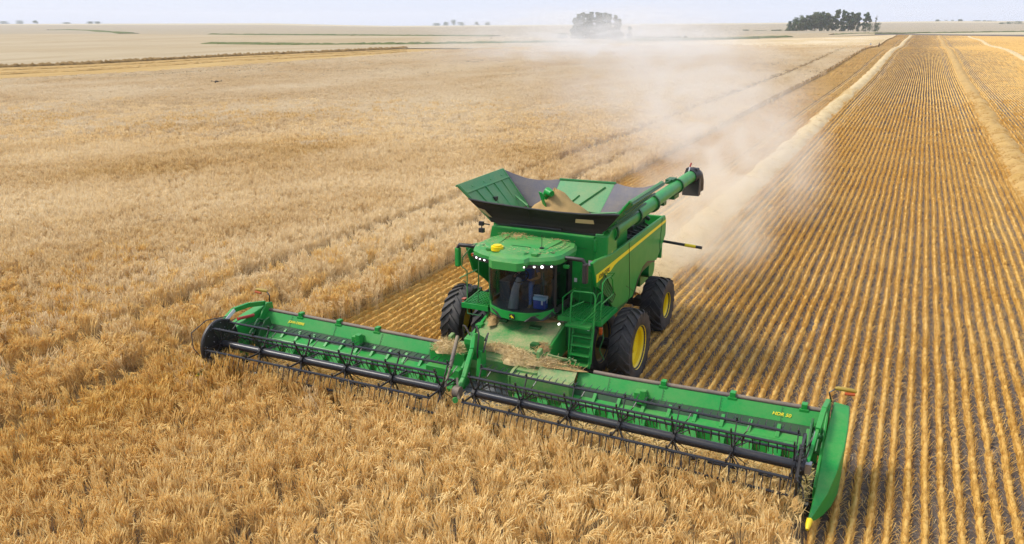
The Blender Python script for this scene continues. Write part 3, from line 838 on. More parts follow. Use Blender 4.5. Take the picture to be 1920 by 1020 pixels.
# perforated guard in front of the right panel
gq = MB()
for i in range(12):
    t = i/11; gq.bar((XO+1.86, -.95+t*1.1, 2.72-t*.72), (XO+1.86, -.55+t*.95, 3.0-t*.85), .02, .012)
gq.bar((XO+1.86, -.95, 2.72), (XO+1.86, .15, 2.0), .03, .02); gq.bar((XO+1.86, -.55, 3.0), (XO+1.86, .4, 2.15), .03, .02); gq.bar((XO+1.86, -.95, 2.72), (XO+1.86, -.55, 3.0), .03, .02)
B("guard", gq, M['green_dark'])

# ---- grain tank
TX, TY0, TY1, TZ = 1.65, -.10, 2.25, 3.97
t = MB()
fr = [(XO-1.70, 2.0), (XO+1.42, 2.0), (XO+1.44, 3.55), (XO+1.40, 3.86), (XO-1.66, 3.86), (XO-1.72, 3.55)]
t.prism(fr, 1, -.16, .10)                                     # the face behind the cab
t.box((XO-1.74, .10, 3.0), (XO-1.60, 2.25, 3.93)); t.box((XO+1.40, .55, 3.0), (XO+1.55, 2.25, 3.90)); t.box((XO-1.6, 2.2, 3.0), (XO+1.4, 2.3, 3.93))
B("grain_tank", t, M['green'], bevel=.035)
t = MB()
t.bar((XO+.15, -.164, 3.15), (XO+1.3, -.164, 3.17), .012, .012, (0, 1, 0)); t.bar((XO+.15, -.164, 3.15), (XO+.15, -.164, 2.55), .012, .012, (0, 1, 0)); t.bar((XO+.05, -.164, 3.5), (XO+1.2, -.164, 3.52), .010, .012, (0, 1, 0))
B("panel_seam", t, M['green_dark'], each=1)
t = MB(); t.box((XO+1.26, -.172, 3.06), (XO+1.38, -.165, 3.20)); t.box((XO+.86, -.172, 2.55), (XO+.94, -.165, 2.66)); B("warning_decal", t, M['white'], each=1)
t = MB(); t.box((XO+1.252, -.168, 3.05), (XO+1.388, -.161, 3.21)); B("decal_border", t, M['red'])
# housing at the foot of the unloading auger
h = MB(); h.prism([(-.20, 2.75), (.55, 3.02), (.62, 3.35), (.52, 4.02), (.35, 4.14), (-.20, 3.92)], 0, XO+1.42, XO+1.80)
h.box((XO+1.40, -.24, 3.45), (XO+1.50, -.14, 3.82))
ho = B("auger_housing", h, M['green'], bevel=.04)
# emblem and number on the housing
xx = XO+1.803
t = MB(); t.add([(xx, y, z) for y, z in ((-.02, 3.30), (.05, 3.38), (.13, 3.40), (.20, 3.47), (.17, 3.38), (.20, 3.33), (.12, 3.345), (.06, 3.31))], [(0,1,2,3,4,5,6,7)]); B("emblem", t, M['deer_yellow'], ho, fix=False)
text("lettering", "X9", .13, (xx+.002, .04, 3.19), (R(90), 0, R(90)), M['white'], ho, .2, .001)

def hatch(sgn):
    X = lambda v: XO+sgn*v
    A, Bq, Cq, D = (X(TX), -.2, TZ), (X(TX), 2.2, TZ), (X(2.52), 2.28, 5.03), (X(2.52), -.62, 5.0)
    m = MB(); m.plate([A, Bq, Cq, D] if sgn > 0 else [D, Cq, Bq, A], .05)
    f = B("tank_hatch", m, M['green_inner'] if sgn < 0 else M['green'], bevel=.012)
    r = MB(); nrm = Vector((-sgn*1.03, 0, .87)).normalized()
    def on(u, v, lift):      # u along y, v up the flap
        a = Vector(A).lerp(Vector(Bq), u); c = Vector(D).lerp(Vector(Cq), u); return a.lerp(c, v)+nrm*lift
    lift = .05
    for u in (.22, .42, .62, .80): r.bar(on(u, .02, .02), on(u, .74, lift), .05, .07, nrm)
    r.bar(on(.02, .76, lift), on(.98, .76, lift), .05, .07, nrm); r.bar(on(.02, .0, lift), on(.02, .98, lift*.6), .05, .07, nrm); r.bar(on(.98, .0, lift), on(.98, .98, lift*.6), .05, .07, nrm)
    r.bar(on(0, .99, .0), on(1, .99, .0), .05, .06, nrm)
    for u in (.2, .45, .6, .85): r.bar(on(u, .86, .02), on(u+.03, .86, .02), .05, .09, nrm)
    B("rib", r, M['green_inner'], f, bevel=.01, each=1)
    if sgn > 0:
        r = MB(); n2 = -nrm
        for v in (.18, .42, .70, .97): r.bar(on(0, v, -.06), on(1, v, -.06), .05, .06, n2)
        B("stiffener", r, M['green_dark'], f, each=1)
    else:
        r = MB(); r.box((X(1.98)-.05, .62, 4.36), (X(1.98)+.06, .78, 4.50)); r.box((X(1.82)-.05, .66, 4.14), (X(1.82)+.06, .85, 4.28))
        B("latch", r, M['black'], f, each=1)
    return A, Bq, Cq, D
HL = hatch(-1); HR = hatch(1)
L3 = lambda a, b, t: tuple(a[i]+(b[i]-a[i])*t for i in range(3))
# dark cloth across the front, sagging between the hatches
nL = L3(HL[0], HL[3], .64); nR = L3(HR[0], HR[3], .60)
top = [nL, (XO-1.62, -.56, 4.60), (XO-1.10, -.60, 4.585), (XO-.3, -.62, 4.56), (XO+.5, -.62, 4.54), (XO+1.2, -.60, 4.55), (XO+1.7, -.54, 4.57), nR]
bot = [(XO-1.65, -.2, 3.97), (XO-1.25, -.22, 3.96), (XO-1.0, -.22, 3.95), (XO-.3, -.22, 3.95), (XO+.45, -.22, 3.95), (XO+1.05, -.22, 3.95), (XO+1.35, -.2, 3.96), (XO+1.65, -.2, 3.97)]
rows = []
for q in range(5):
    u = q/4; rows.append([(top[i][0]*u+bot[i][0]*(1-u), top[i][1]*u+bot[i][1]*(1-u)+(.09*math.sin(u*3.14)*(1 if i not in (0, 7) else 0)) + .02*math.sin(i*2.1+q), top[i][2]*u+bot[i][2]*(1-u)) for i in range(8)])
c = MB()
for q in range(4): c.strip(rows[q], rows[q+1], (0, .02, 0))
fc = B("front_cover", c, M['fabric'], smooth=True)
c = MB(); c.tube([p for p in top], .026, 8); c.tube([(XO-1.02, -.27, 3.99), (XO+.5, -.27, 3.985)], .03, 8); c.tube([(XO-.35, -.63, 4.56), (XO-.35, -.26, 3.97)], .008, 5)
B("cover_rod", c, M['black'], fc, smooth=True, each=1)
c = MB(); c.add([(XO+1.02, -.575, 4.40), (XO+1.50, -.555, 4.41), (XO+1.52, -.53, 4.30), (XO+1.0, -.55, 4.29)], [(0,1,2,3)]); c.add([(XO-1.92, -.50, 4.42), (XO-1.68, -.53, 4.38), (XO-1.50, -.43, 4.16), (XO-1.62, -.42, 4.18)], [(0,1,2,3)])
B("window_slit", c, M['straw'], fc, fix=False, each=1)
# green rear hatch and grey corner cloths
rq = [(XO-.95, 2.22, TZ), (XO+.70, 2.22, TZ), (XO+.88, 3.0, 4.74), (XO-.88, 3.0, 4.72)]
c = MB(); c.plate(rq, .04); rh = B("rear_hatch", c, M['green_inner'], bevel=.01)
c = MB(); c.bar((XO-.05, 2.30, 4.08), (XO+.62, 2.85, 4.62), .03, .05); c.bar((XO-.4, 2.28, 4.06), (XO-.1, 2.6, 4.36), .03, .05); c.bar((XO-.9, 2.98, 4.73), (XO+.9, 2.98, 4.75), .05, .05)
B("rib", c, M['green_inner'], rh, each=1)
def corner(A, Bp, Cp, Dp):
    c = MB(); n = 6; rows = []
    for i in range(n):
        u = i/(n-1); lo = L3(A, Bp, u); hi = L3(Dp, Cp, u); rows.append([L3(lo, hi, v/3) for v in range(4)])
    for i in range(n):
        for v in range(4):
            x, y, z = rows[i][v]; sag = math.sin(i/(n-1)*3.14)*(.16 if v == 3 else .08*v/2); rows[i][v] = (x, y, z-sag)
    for v in range(3): c.strip([rows[i][v] for i in range(n)], [rows[i][v+1] for i in range(n)], (0, .02, 0))
    B("corner_cover", c, M['grey_fabric'], smooth=True)
corner(HL[1], rq[0], rq[3], HL[2]); corner(rq[1], HR[1], HR[2], rq[2])
# tank lining below the rim
c = MB(); bz = 3.25
ring = [(XO-TX, TY0, TZ), (XO+TX, TY0, TZ), (XO+TX, 2.25, TZ), (XO-TX, 2.25, TZ)]; low = [(XO-.9, .5, bz), (XO+.9, .5, bz), (XO+.9, 1.8, bz), (XO-.9, 1.8, bz)]
for i in range(4): c.add([ring[i], ring[(i+1) % 4], low[(i+1) % 4], low[i]], [(0,1,2,3)])
B("tank_lining", c, M['grey_fabric'], fix=False)
# loading auger spout standing out of the grain, braces across the opening
c = MB(); c.tube([(XO-.40, 1.5, 3.6), (XO-.52, 1.25, 4.30), (XO-.55, 1.15, 4.66)], [.14, .13, .12], 12); c.tube([(XO-.55, 1.18, 4.60), (XO-.46, 1.04, 4.72), (XO-.30, .94, 4.68)], [.12, .12, .09], 12); c.bar((XO-.50, 1.0, 4.2), (XO-.62, .85, 4.72), .16, .03)
B("filling_auger", c, M['green'], smooth=True)
c = MB()
for (x0, y0, z0, x1, y1, z1) in ((.55, 1.9, 4.0, 1.85, 1.6, 4.22), (.35, .9, 4.02, 1.7, .7, 4.1), (-1.95, 1.9, 4.35, -1.35, 1.6, 4.12), (-1.35, 1.6, 4.12, -1.3, 1.6, 3.9), (-1.7, .5, 4.1, -.9, .5, 4.02)):
    c.tube([(XO+x0, y0, z0), (XO+x1, y1, z1)], .028, 6)
B("brace", c, M['green_inner'], each=1)

# ---- unloading auger
ax = XO+1.64
def AP(y): return (ax, y, 3.90+.012*(y-.4))
c = MB(); c.tube([AP(.30), AP(2.5)], .215, 24); c.tube([AP(2.5), AP(4.3)], .225, 24); c.tube([AP(4.3), AP(7.3)], .20, 24); c.tube([AP(7.3), AP(9.3)], .205, 24)
ua = B("unloading_auger", c, M['green'], smooth=True)
for y, r in ((.42, .275), (2.5, .275), (4.3, .285), (7.3, .255)):
    c = MB(); p = AP(y); c.disc(p, r, -.05, .05, 1, 28)
    for i in range(14):
        a = 2*math.pi*i/14; c.disc((p[0]+(r-.03)*math.cos(a), y, p[2]+(r-.03)*math.sin(a)), .014, -.07, .07, 1, 6)
    B("flange", c, M['green_dark'], ua, smooth=True)
c = MB()                                                     # rubber spout bent down at the end
sp = [(9.15, .0, .235), (9.42, .01, .30), (9.72, -.08, .30), (9.92, -.30, .27), (9.98, -.62, .24)]
c.tube([(ax+.02*i, y, AP(9.2)[2]+z) for i, (y, z, r) in enumerate(sp)], [r for *_, r in sp], 20)
c.prism([(ax-.30, AP(9)[2]-.72), (ax+.30, AP(9)[2]-.72), (ax+.31, AP(9)[2]-.1), (ax+.2, AP(9)[2]+.27), (ax-.2, AP(9)[2]+.27), (ax-.31, AP(9)[2]-.1)], 1, 9.30, 9.62)
B("spout", c, M['plastic'], ua, smooth=True)
c = MB(); c.tube([(ax-.05, 9.1, 4.2), (ax-.03, 9.15, 4.36)], .02, 6); B("marker_rod", c, M['white'], ua)
c = MB(); c.tube([(ax-.03, 9.15, 4.36), (ax-.0, 9.2, 4.5)], .028, 6); B("marker_tip", c, M['red'], ua)
c = MB()                                                     # hydraulic lines and brackets along the tube
c.tube([(ax-.20, .9, 4.12), (ax-.22, 2.4, 4.17), (ax-.22, 4.2, 4.20)], .03, 6); c.tube([(ax-.24, 4.3, 4.16), (ax-.23, 5.6, 4.24), (ax-.12, 6.6, 4.24), (ax-.12, 7.2, 4.25)], .022, 6)
c.box((ax-.30, 6.9, 4.10), (ax-.05, 7.45, 4.25)); c.box((ax-.12, 6.6, 3.64), (ax+.12, 7.2, 3.78)); c.box((ax-.1, 5.4, 3.66), (ax+.1, 5.7, 3.78)); c.box((ax-.26, 1.5, 4.02), (ax-.16, 2.2, 4.12))
B("bracket", c, M['green_dark'], ua, each=1)
# rails behind the tank
for x0 in (.55, 1.02):
    c = MB(); c.tube([(XO+x0, 3.7, 3.55), (XO+x0, 3.7, 4.38), (XO+x0+.06, 3.7, 4.45), (XO+x0+.36, 3.7, 4.45), (XO+x0+.42, 3.7, 4.38), (XO+x0+.42, 3.7, 3.55)], .02, 6)
    B("deck_rail", c, M['green_dark'], smooth=True)

# ---- cab
CX = XO
cv = [(-.90, -1.60), (-.86, -1.80), (-.70, -2.05), (-.36, -2.20), (0, -2.245), (.36, -2.20), (.70, -2.05), (.86, -1.80), (.90, -1.60)]
c = MB()
n = len(cv); zs = [2.20, 2.55, 3.0, 3.45, 3.62]; sl = [0, -.05, -.07, -.03, .0]
rows = [[(CX+x, y+sl[i]*(1 if abs(x) < .8 else .3), z+(.06*(abs(x)/.9)**2 if i == 0 else 0)) for x, y in cv] for i, z in enumerate(zs)]
for i in range(len(zs)-1): c.strip(rows[i], rows[i+1])
B("windscreen", c, M['glass'], smooth=True, fix=False)
for sgn in (-1, 1):
    c = MB(); X = CX+sgn*.93
    c.add([(X, -1.58, 2.28), (X, -.75, 2.28), (X, -.75, 3.58), (X, -1.58, 3.60)], [(0,1,2,3)]); B("side_window", c, M['tint_glass'], fix=False)
    c = MB(); c.tube([(CX+sgn*.90, -1.63, 2.15), (CX+sgn*.92, -1.68, 2.9), (CX+sgn*.91, -1.62, 3.62)], .045, 8); c.bar((X, -.72, 2.0), (X, -.72, 3.6), .12, .14); c.bar((X, -1.6, 2.2), (X, -.75, 2.2), .08, .14)
    B("pillar", c, M['plastic'], smooth=True)
c = MB(); c.prism([(CX+x, y) for x, y in [(-.88, -.66), (-.88, -1.62)]+cv[1:-1]+[(.88, -1.62), (.88, -.66)]], 2, 2.06, 2.20)
c.box((CX-.90, -.68, 2.05), (CX+.90, -.60, 3.62))
B("cab_floor", c, M['interior'])
# green band under the windscreen with dark lamp corners
def band(z0, z1, off, i0, i1):
    m = MB(); P = cv[i0:i1+1]; o = []
    A = [(CX+x*(1+off*.5), y-off, z0+.10*(abs(x)/.9)**2) for x, y in P]; Bp = [(CX+x*(1+off*.5), y-off, z1+.06*(abs(x)/.9)**2) for x, y in P]
    m.strip(A, Bp, (0, .05, 0)); return m
fb = B("front_fascia", band(1.99, 2.20, .035, 0, 8), M['green'], smooth=True)
for sgn in (-1, 1):
    m = MB(); q = [(.34, 1.985), (.50, 2.115), (.66, 2.15), (.89, 2.17), (.93, 2.02), (.75, 1.985)]
    def fx(x): return np.interp(abs(x), [0, .36, .70, .86, .93], [-2.30, -2.255, -2.10, -1.87, -1.62])
    v = [(CX+sgn*x*1.02, fx(x)-.022, z+.04*(x/.9)**2) for x, z in q]; m.plate(v if sgn > 0 else v[::-1], -.04); B("lamp_corner", m, M['plastic'], fb)
m = MB(); m.box((CX-.075, -2.315, 2.02), (CX+.075, -2.285, 2.165)); em = B("emblem", m, M['plastic'], fb, bevel=.008)
deer = [(-.055, 2.055), (-.02, 2.075), (.005, 2.055), (.02, 2.06), (.0, 2.09), (.03, 2.10), (.055, 2.085), (.06, 2.095), (.03, 2.12), (.02, 2.14), (-.005, 2.15), (.0, 2.125), (-.03, 2.11), (-.05, 2.085)]
m = MB(); m.add([(CX-x, -2.318, z) for x, z in deer], [tuple(range(len(deer)))]); B("leaping_deer", m, M['deer_yellow'], em, fix=False)
# roof: an arched cap with a drooping front lip
ol = [(-1.24, -1.95), (-1.12, -2.22), (-.80, -2.40), (-.55, -2.46), (-.48, -2.62), (0, -2.70), (.48, -2.62), (.55, -2.46), (.80, -2.40), (1.12, -2.22), (1.24, -1.95), (1.25, -1.1), (1.12, -.72), (.6, -.55), (-.6, -.55), (-1.12, -.72), (-1.25, -1.1)]
def ring(sc, z, drop=0, yc=-1.5):
    o = []
    for x, y in ol:
        nose = max(0, (-y-2.3)/.4); o.append((CX+x*sc, yc+(y-yc)*sc, z-drop*nose))
    return o
m = MB(); rgs = [ring(.93, 3.53, .05), ring(1.0, 3.585, .08), ring(1.01, 3.70, .08), ring(.965, 3.785, .06), ring(.80, 3.815, .03), ring(.77, 3.85), ring(.12, 3.872)]
nn = len(ol)
for i in range(len(rgs)-1):
    m.add(rgs[i]+rgs[i+1], [(k_, (k_+1) % nn, nn+(k_+1) % nn, nn+k_) for k_ in range(nn)])
m.add(rgs[0], [tuple(range(nn))[::-1]]); m.add(rgs[-1], [tuple(range(nn))])
for sgn in (-1, 1): m.bar((CX+sgn*.62, -2.35, 3.82), (CX+sgn*.75, -1.0, 3.875), .16, .05); m.bar((CX+sgn*1.02, -2.0, 3.78), (CX+sgn*1.05, -1.1, 3.80), .08, .04)
m.prism([(CX-.50, -2.60), (CX+.50, -2.60), (CX+.34, -2.76), (CX-.34, -2.76)], 2, 3.46, 3.66)
roof = B("cab_roof", m, M['green_roof'], smooth=True)
for sgn in (-1, 1):
    m = MB(); q = [(CX+sgn*.36, -2.62), (CX+sgn*.56, -2.50), (CX+sgn*.82, -2.43), (CX+sgn*1.14, -2.24), (CX+sgn*1.0, -2.0), (CX+sgn*.4, -2.2)]; m.prism(q, 2, 3.50, 3.585); B("lamp_recess", m, M['plastic'], roof)
m = MB(); m.disc((CX-.42, -2.28, 3.84), .16, -.03, .07, 2, 20); m.disc((CX-.42, -2.28, 3.90), .11, 0, .045, 2, 20); B("receiver_dome", m, M['yellow'], roof, smooth=True)
m = MB(); m.tube([(CX+.62, -1.85, 3.84), (CX+.62, -1.85, 4.22)], .009, 5); m.disc((CX+.62, -1.85, 3.84), .06, 0, .05, 2, 12); B("antenna", m, M['black'], roof)
m = MB()                                                     # dusty chaff lying on the roof, hatch outlines
m.bar((CX-.2, -1.9, 3.872), (CX+.35, -1.9, 3.872), .01, .012); m.box((CX-.95, -2.05, 3.80), (CX-.70, -1.85, 3.835)); m.box((CX+.92, -2.0, 3.78), (CX+1.0, -1.9, 3.83))
B("roof_fitting", m, M['green_dark'], roof, each=1)
for (x, y, r) in ((-1.13, -2.17, .036), (-.99, -2.30, .034), (-.84, -2.385, .030), (-.69, -2.43, .032), (.30, -2.60, .036), (.47, -2.58, .036), (.70, -2.46, .034), (.87, -2.37, .052), (1.06, -2.24, .038)):
    m = MB(); m.ball((CX+x, y-.035, 3.555), (r*.85, r*.5, r*.65), 10, 6); lm = B("work_light", m, M['lamp'], roof, smooth=True)
    m = MB(); m.box((CX+x-r*1.15, y-.01, 3.565-r), (CX+x+r*1.15, y+.08, 3.565+r)); B("lamp_housing", m, M['plastic'], lm, bevel=.01)
for sgn in (-1, 1):
    m = MB(); m.box((CX+sgn*1.30-.07, -1.92, 3.44), (CX+sgn*1.30+.07, -1.82, 3.52)); B("side_marker", m, M['orange'] if sgn < 0 else M['green'], roof, bevel=.01)
m = MB(); m.disc((XO+1.06, -1.70, 1.86), .026, -.02, .02, 1, 12); B("work_light", m, M['lamp'], smooth=True)
# mirrors on their arms
for sgn in (-1, 1):
    m = MB(); m.tube([(CX+sgn*1.0, -1.75, 3.66), (CX+sgn*1.45, -1.85, 3.70), (CX+sgn*1.74, -1.88, 3.70), (CX+sgn*1.80, -1.88, 3.60)], [.05, .055, .055, .04], 10)
    mi = B("mirror_arm", m, M['plastic'], smooth=True)
    m = MB(); m.box((CX+sgn*1.80-.065, -1.93, 3.10), (CX+sgn*1.80+.065, -1.78, 3.62)); ca = B("mirror", m, M['green'] if sgn < 0 else M['plastic'], mi, bevel=.03)
    m = MB(); m.box((CX+sgn*1.80-.05, -1.777, 3.13), (CX+sgn*1.80+.05, -1.773, 3.59)); 
    B("mirror_glass", m, M['mirror'], mi)
# cab inside
m = MB(); m.box((CX-.22, -1.28, 2.2), (CX+.34, -.80, 2.62)); m.box((CX-.24, -1.34, 2.60), (CX+.36, -.84, 2.74)); m.box((CX-.22, -.90, 2.7), (CX+.34, -.76, 3.42)); m.box((CX+.40, -1.35, 2.72), (CX+.56, -.85, 2.86)); m.box((CX-.38, -1.3, 2.78), (CX-.26, -.9, 2.84))
B("driver_seat", m, M['interior'], bevel=.04)
m = MB(); m.tube([(CX-.12, -1.98, 2.2), (CX-.10, -1.88, 2.7), (CX-.06, -1.72, 2.96)], [.14, .10, .07], 10); sc_ = B("steering_column", m, M['grey_plastic'], smooth=True)
m = MB(); cc = Vector((CX-.05, -1.68, 3.0)); u = Vector((1, 0, 0)); v = Vector((0, .80, .60)); m.tube([cc+u*.21*math.cos(a)+v*.21*math.sin(a) for a in [i*math.pi/12 for i in range(24)]], .018, 6, closed=True)
for a in (.5, 2.6, 4.7): m.tube([cc, cc+u*.2*math.cos(a)+v*.2*math.sin(a)], .014, 5)
B("steering_wheel", m, M['plastic'], sc_, smooth=True)
m = MB(); m.box((CX-.75, -1.5, 2.2), (CX-.45, -.9, 2.75)); m.box((CX+.62, -1.25, 2.2), (CX+.84, -.75, 2.9)); m.box((CX+.55, -1.75, 3.0), (CX+.62, -1.45, 3.25)); m.tube([(CX+.58, -1.6, 2.5), (CX+.58, -1.6, 3.05)], .02, 6)
B("console", m, M['interior'], bevel=.03)

# ---- feeder house
f = MB(); f.prism([(-1.45, 1.84), (-2.95, 1.40), (-3.25, 1.30), (-3.25, .55), (-1.4, .95), (-.3, 1.0), (-.3, 1.8)], 0, XO-1.0, XO+1.12)
fh = B("feeder_house", f, M['green_dusty'], bevel=.03)
m = MB(); m.box((XO-.62, -1.86, 1.722), (XO-.36, -1.66, 1.80)); m.box((XO+.32, -1.95, 1.70), (XO+.62, -1.78, 1.765)); B("inspection_plate", m, M['green_dark'], fh, bevel=.01, each=1)
m = MB(); m.prism([(-1.45, 1.88), (-3.0, 1.43), (-3.0, 1.15), (-1.45, 1.55)], 0, XO-1.06, XO-.98); m.box((XO-1.10, -2.25, 1.50), (XO-.92, -2.05, 1.70)); m.prism([(-1.45, 1.82), (-3.0, 1.38), (-3.0, .8), (-1.45, 1.1)], 0, XO+1.12, XO+1.17); B("side_rail", m, M['green'], fh, bevel=.015, each=1)
m = MB(); m.box((XO+.70, -2.72, 1.44), (XO+.92, -2.55, 1.62)); m.tube([(XO+.6, -2.8, 1.42), (XO+1.0, -3.0, 1.5), (XO+1.35, -2.9, 1.3)], .04, 8); m.tube([(XO+.85, -2.6, 1.55), (XO+.95, -2.9, 1.45), (XO+1.2, -3.1, 1.45)], .03, 8); B("coupler", m, M['green_dark'], fh)

# ---- platform, ladder and rails on the right of the picture
PX0, PX1, PZ = XO+1.02, XO+2.14, 2.06
m = MB()
for i in range(15): m.bar((PX0+i*(PX1-PX0)/14, -1.6, PZ-.015), (PX0+i*(PX1-PX0)/14, -.37, PZ-.015), .022, .03)
for i in range(14): m.bar((PX0, -1.6+i*.094, PZ-.012), (PX1, -1.6+i*.094, PZ-.012), .018, .03)
m.box((PX0-.02, -1.66, PZ-.11), (PX1+.02, -1.62, PZ+.01)); m.box((PX1, -1.62, PZ-.11), (PX1+.04, -.35, PZ+.01)); m.box((PX0+.35, -2.05, PZ-.10), (PX0+1.0, -1.66, PZ-.04))
pf = B("platform", m, M['green'])
m = MB(); m.box((PX0+.02, -1.6, PZ-.16), (PX1-.02, -.37, PZ-.12)); B("platform_tray", m, M['black'], pf)
m = MB(); lx0, lx1 = XO+1.50, XO+2.02
for x in (lx0, lx1): m.bar((x, -1.72, PZ), (x, -2.02, .92), .05, .10, (0, 1, 0))
for i in range(5):
    z = .98+i*.235; y = -1.99+.26*(z-.98); m.box((lx0, y-.14, z), (lx1, y+.10, z+.03)); m.box((lx0, y+.10, z-.02), (lx1, y+.12, z+.14))
B("ladder", m, M['green'], bevel=.006)
def rail(pts, r=.022, name="handrail", mat='green'):
    m = MB(); m.tube(pts, r, 8); return m
def rails(name, lst, mat='green', r=.017):
    m = MB()
    for pts in lst: m.tube(pts, r, 7)
    return B(name, m, M[mat], smooth=True)
rails("handrail", [[(lx0-.05, -2.0, .98), (lx0-.05, -1.86, 2.78), (lx0, -1.84, 2.86), (lx0+.5, -1.80, 2.86), (lx1+.02, -1.79, 2.80), (lx1+.05, -1.80, 2.70), (lx1+.05, -2.02, 1.05)]], r=.022)
rails("handrail", [[(lx0-.03, -1.88, 2.45), (lx0+.28, -1.84, 2.62)], [(lx1+.05, -1.86, 2.4), (lx0+.2, -1.92, 1.98)], [(lx1+.05, -1.88, 2.3), (lx1-.2, -1.85, 2.05)]])
rails("handrail", [[(PX1, -1.6, PZ), (PX1, -1.5, 2.9), (PX1-.02, -1.45, 3.02), (PX1-.05, -1.1, 3.06), (PX1-.05, -.75, 3.02), (PX1-.04, -.62, 2.9), (PX1-.02, -.55, 2.5)],
                   [(PX1, -1.56, 2.5), (PX1-.02, -.58, 2.5)], [(PX1-.3, -1.6, PZ), (PX1-.1, -1.5, 2.75), (PX1, -1.5, 2.82)], [(PX1-.25, -1.6, 2.35), (PX1, -1.55, 2.6)]])
rails("handrail", [[(PX0+.15, -.55, PZ), (PX0+.15, -.55, 2.98), (PX0+.2, -.55, 3.05), (PX0+.42, -.55, 3.05), (PX0+.47, -.55, 2.98), (PX0+.47, -.55, PZ)], [(PX0+.15, -.55, 2.55), (PX0+.47, -.55, 2.55)]])
rails("handrail", [[(PX0+.05, -1.5, PZ), (PX0+.05, -1.5, 2.52), (PX0+.1, -1.45, 2.58), (PX0+.15, -.9, 2.62)], [(PX0+.8, -.5, PZ), (PX0+.8, -.5, 3.0), (PX0+1.1, -.5, 3.05), (PX1-.1, -.5, 2.95)], [(PX0+.15, -1.2, PZ), (PX0+.16, -1.1, 2.5)], [(PX0+.55, -.4, PZ), (PX0+.55, -.4, 2.6)]])
m = MB(); m.box((lx1+.12, -1.68, 1.74), (lx1+.20, -1.60, 1.92)); B("side_reflector", m, M['orange'], bevel=.01)
m = MB(); m.box((lx0+.05, -1.765, 1.86), (lx0+.17, -1.75, 1.94)); m.box((lx0+.36, -1.765, 1.83), (lx0+.42, -1.75, 1.89)); B("step_decal", m, M['white'], each=1)
m = MB()                                                    # hoses and chains by the ladder
m.tube([(lx1+.14, -1.5, 1.95), (lx1+.2, -1.55, 1.6), (lx1+.12, -1.6, 1.3), (lx1+.22, -1.5, 1.0)], .02, 6); m.box((PX0+.1, -1.5, 1.2), (PX0+.75, -.8, 1.98)); B("battery_box", m, M['green_dark'], bevel=.02)
# ---- the far side platform
m = MB(); m.box((XO-1.72, -1.75, 2.0), (XO-.98, -.7, 2.05))
for i in range(9): m.bar((XO-1.70+i*.088, -1.74, 2.065), (XO-1.70+i*.088, -.72, 2.065), .02, .03)
for i in range(9): m.bar((XO-1.72, -1.7+i*.12, 2.068), (XO-.98, -1.7+i*.12, 2.068), .018, .03)
m.box((XO-1.75, -1.80, 1.93), (XO-.95, -1.75, 2.07))
B("platform", m, M['green'])
rails("handrail", [[(XO-1.62, -1.7, 1.75), (XO-1.62, -1.7, 2.95), (XO-1.78, -1.7, 3.05), (XO-1.75, -1.7, 3.3), (XO-1.5, -1.7, 3.6)], [(XO-1.35, -1.6, 2.05), (XO-1.30, -1.6, 3.5)], [(XO-1.62, -1.7, 2.6), (XO-1.85, -1.7, 2.72), (XO-1.35, -1.62, 3.0)], [(XO-1.15, -1.3, 2.05), (XO-1.15, -1.3, 3.4)], [(XO-1.7, -1.72, 2.06), (XO-1.2, -1.72, 2.5)], [(XO-1.62, -1.7, 1.75), (XO-1.2, -1.72, 1.75)]], 'green_inner')
m = MB(); m.box((XO-1.95, -1.45, 2.02), (XO-1.84, -1.3, 2.05)); m.box((XO-1.93, -1.45, 1.80), (XO-1.86, -1.40, 1.98)); B("side_reflector", m, M['orange'], bevel=.01)
m = MB(); m.box((XO-1.1, -1.0, 2.05), (XO-.98, -.6, 3.5)); B("cab_bracket", m, M['green'], bevel=.02)
m = MB(); m.tube([(XO-1.72, -.15, 3.88), (XO-1.95, -.2, 3.90), (XO-1.95, -.2, 3.74)], .02, 6); m.box((XO-2.03, -.24, 3.64), (XO-1.88, -.14, 3.76)); m.box((XO-2.03, -.24, 3.84), (XO-1.90, -.14, 3.95)); B("camera_bracket", m, M['plastic'])
# ---- rear: chopper housing, side arm
m = MB(); m.tube([(XO-1.3, 4.75, 1.75), (XO+1.62, 4.75, 1.75)], .33, 20); m.box((XO-1.3, 4.6, 1.1), (XO+1.3, 5.6, 1.6)); B("straw_chopper", m, M['green'], smooth=True)
m = MB(); m.tube([(XO+1.6, 5.35, 2.52), (XO+3.05, 5.42, 2.41)], [.045, .05], 8); sa = B("side_arm", m, M['black'], smooth=True)
m = MB(); m.tube([(XO+2.5, 5.395, 2.452), (XO+2.85, 5.41, 2.426)], .055, 8); B("arm_band", m, M['yellow'], sa)
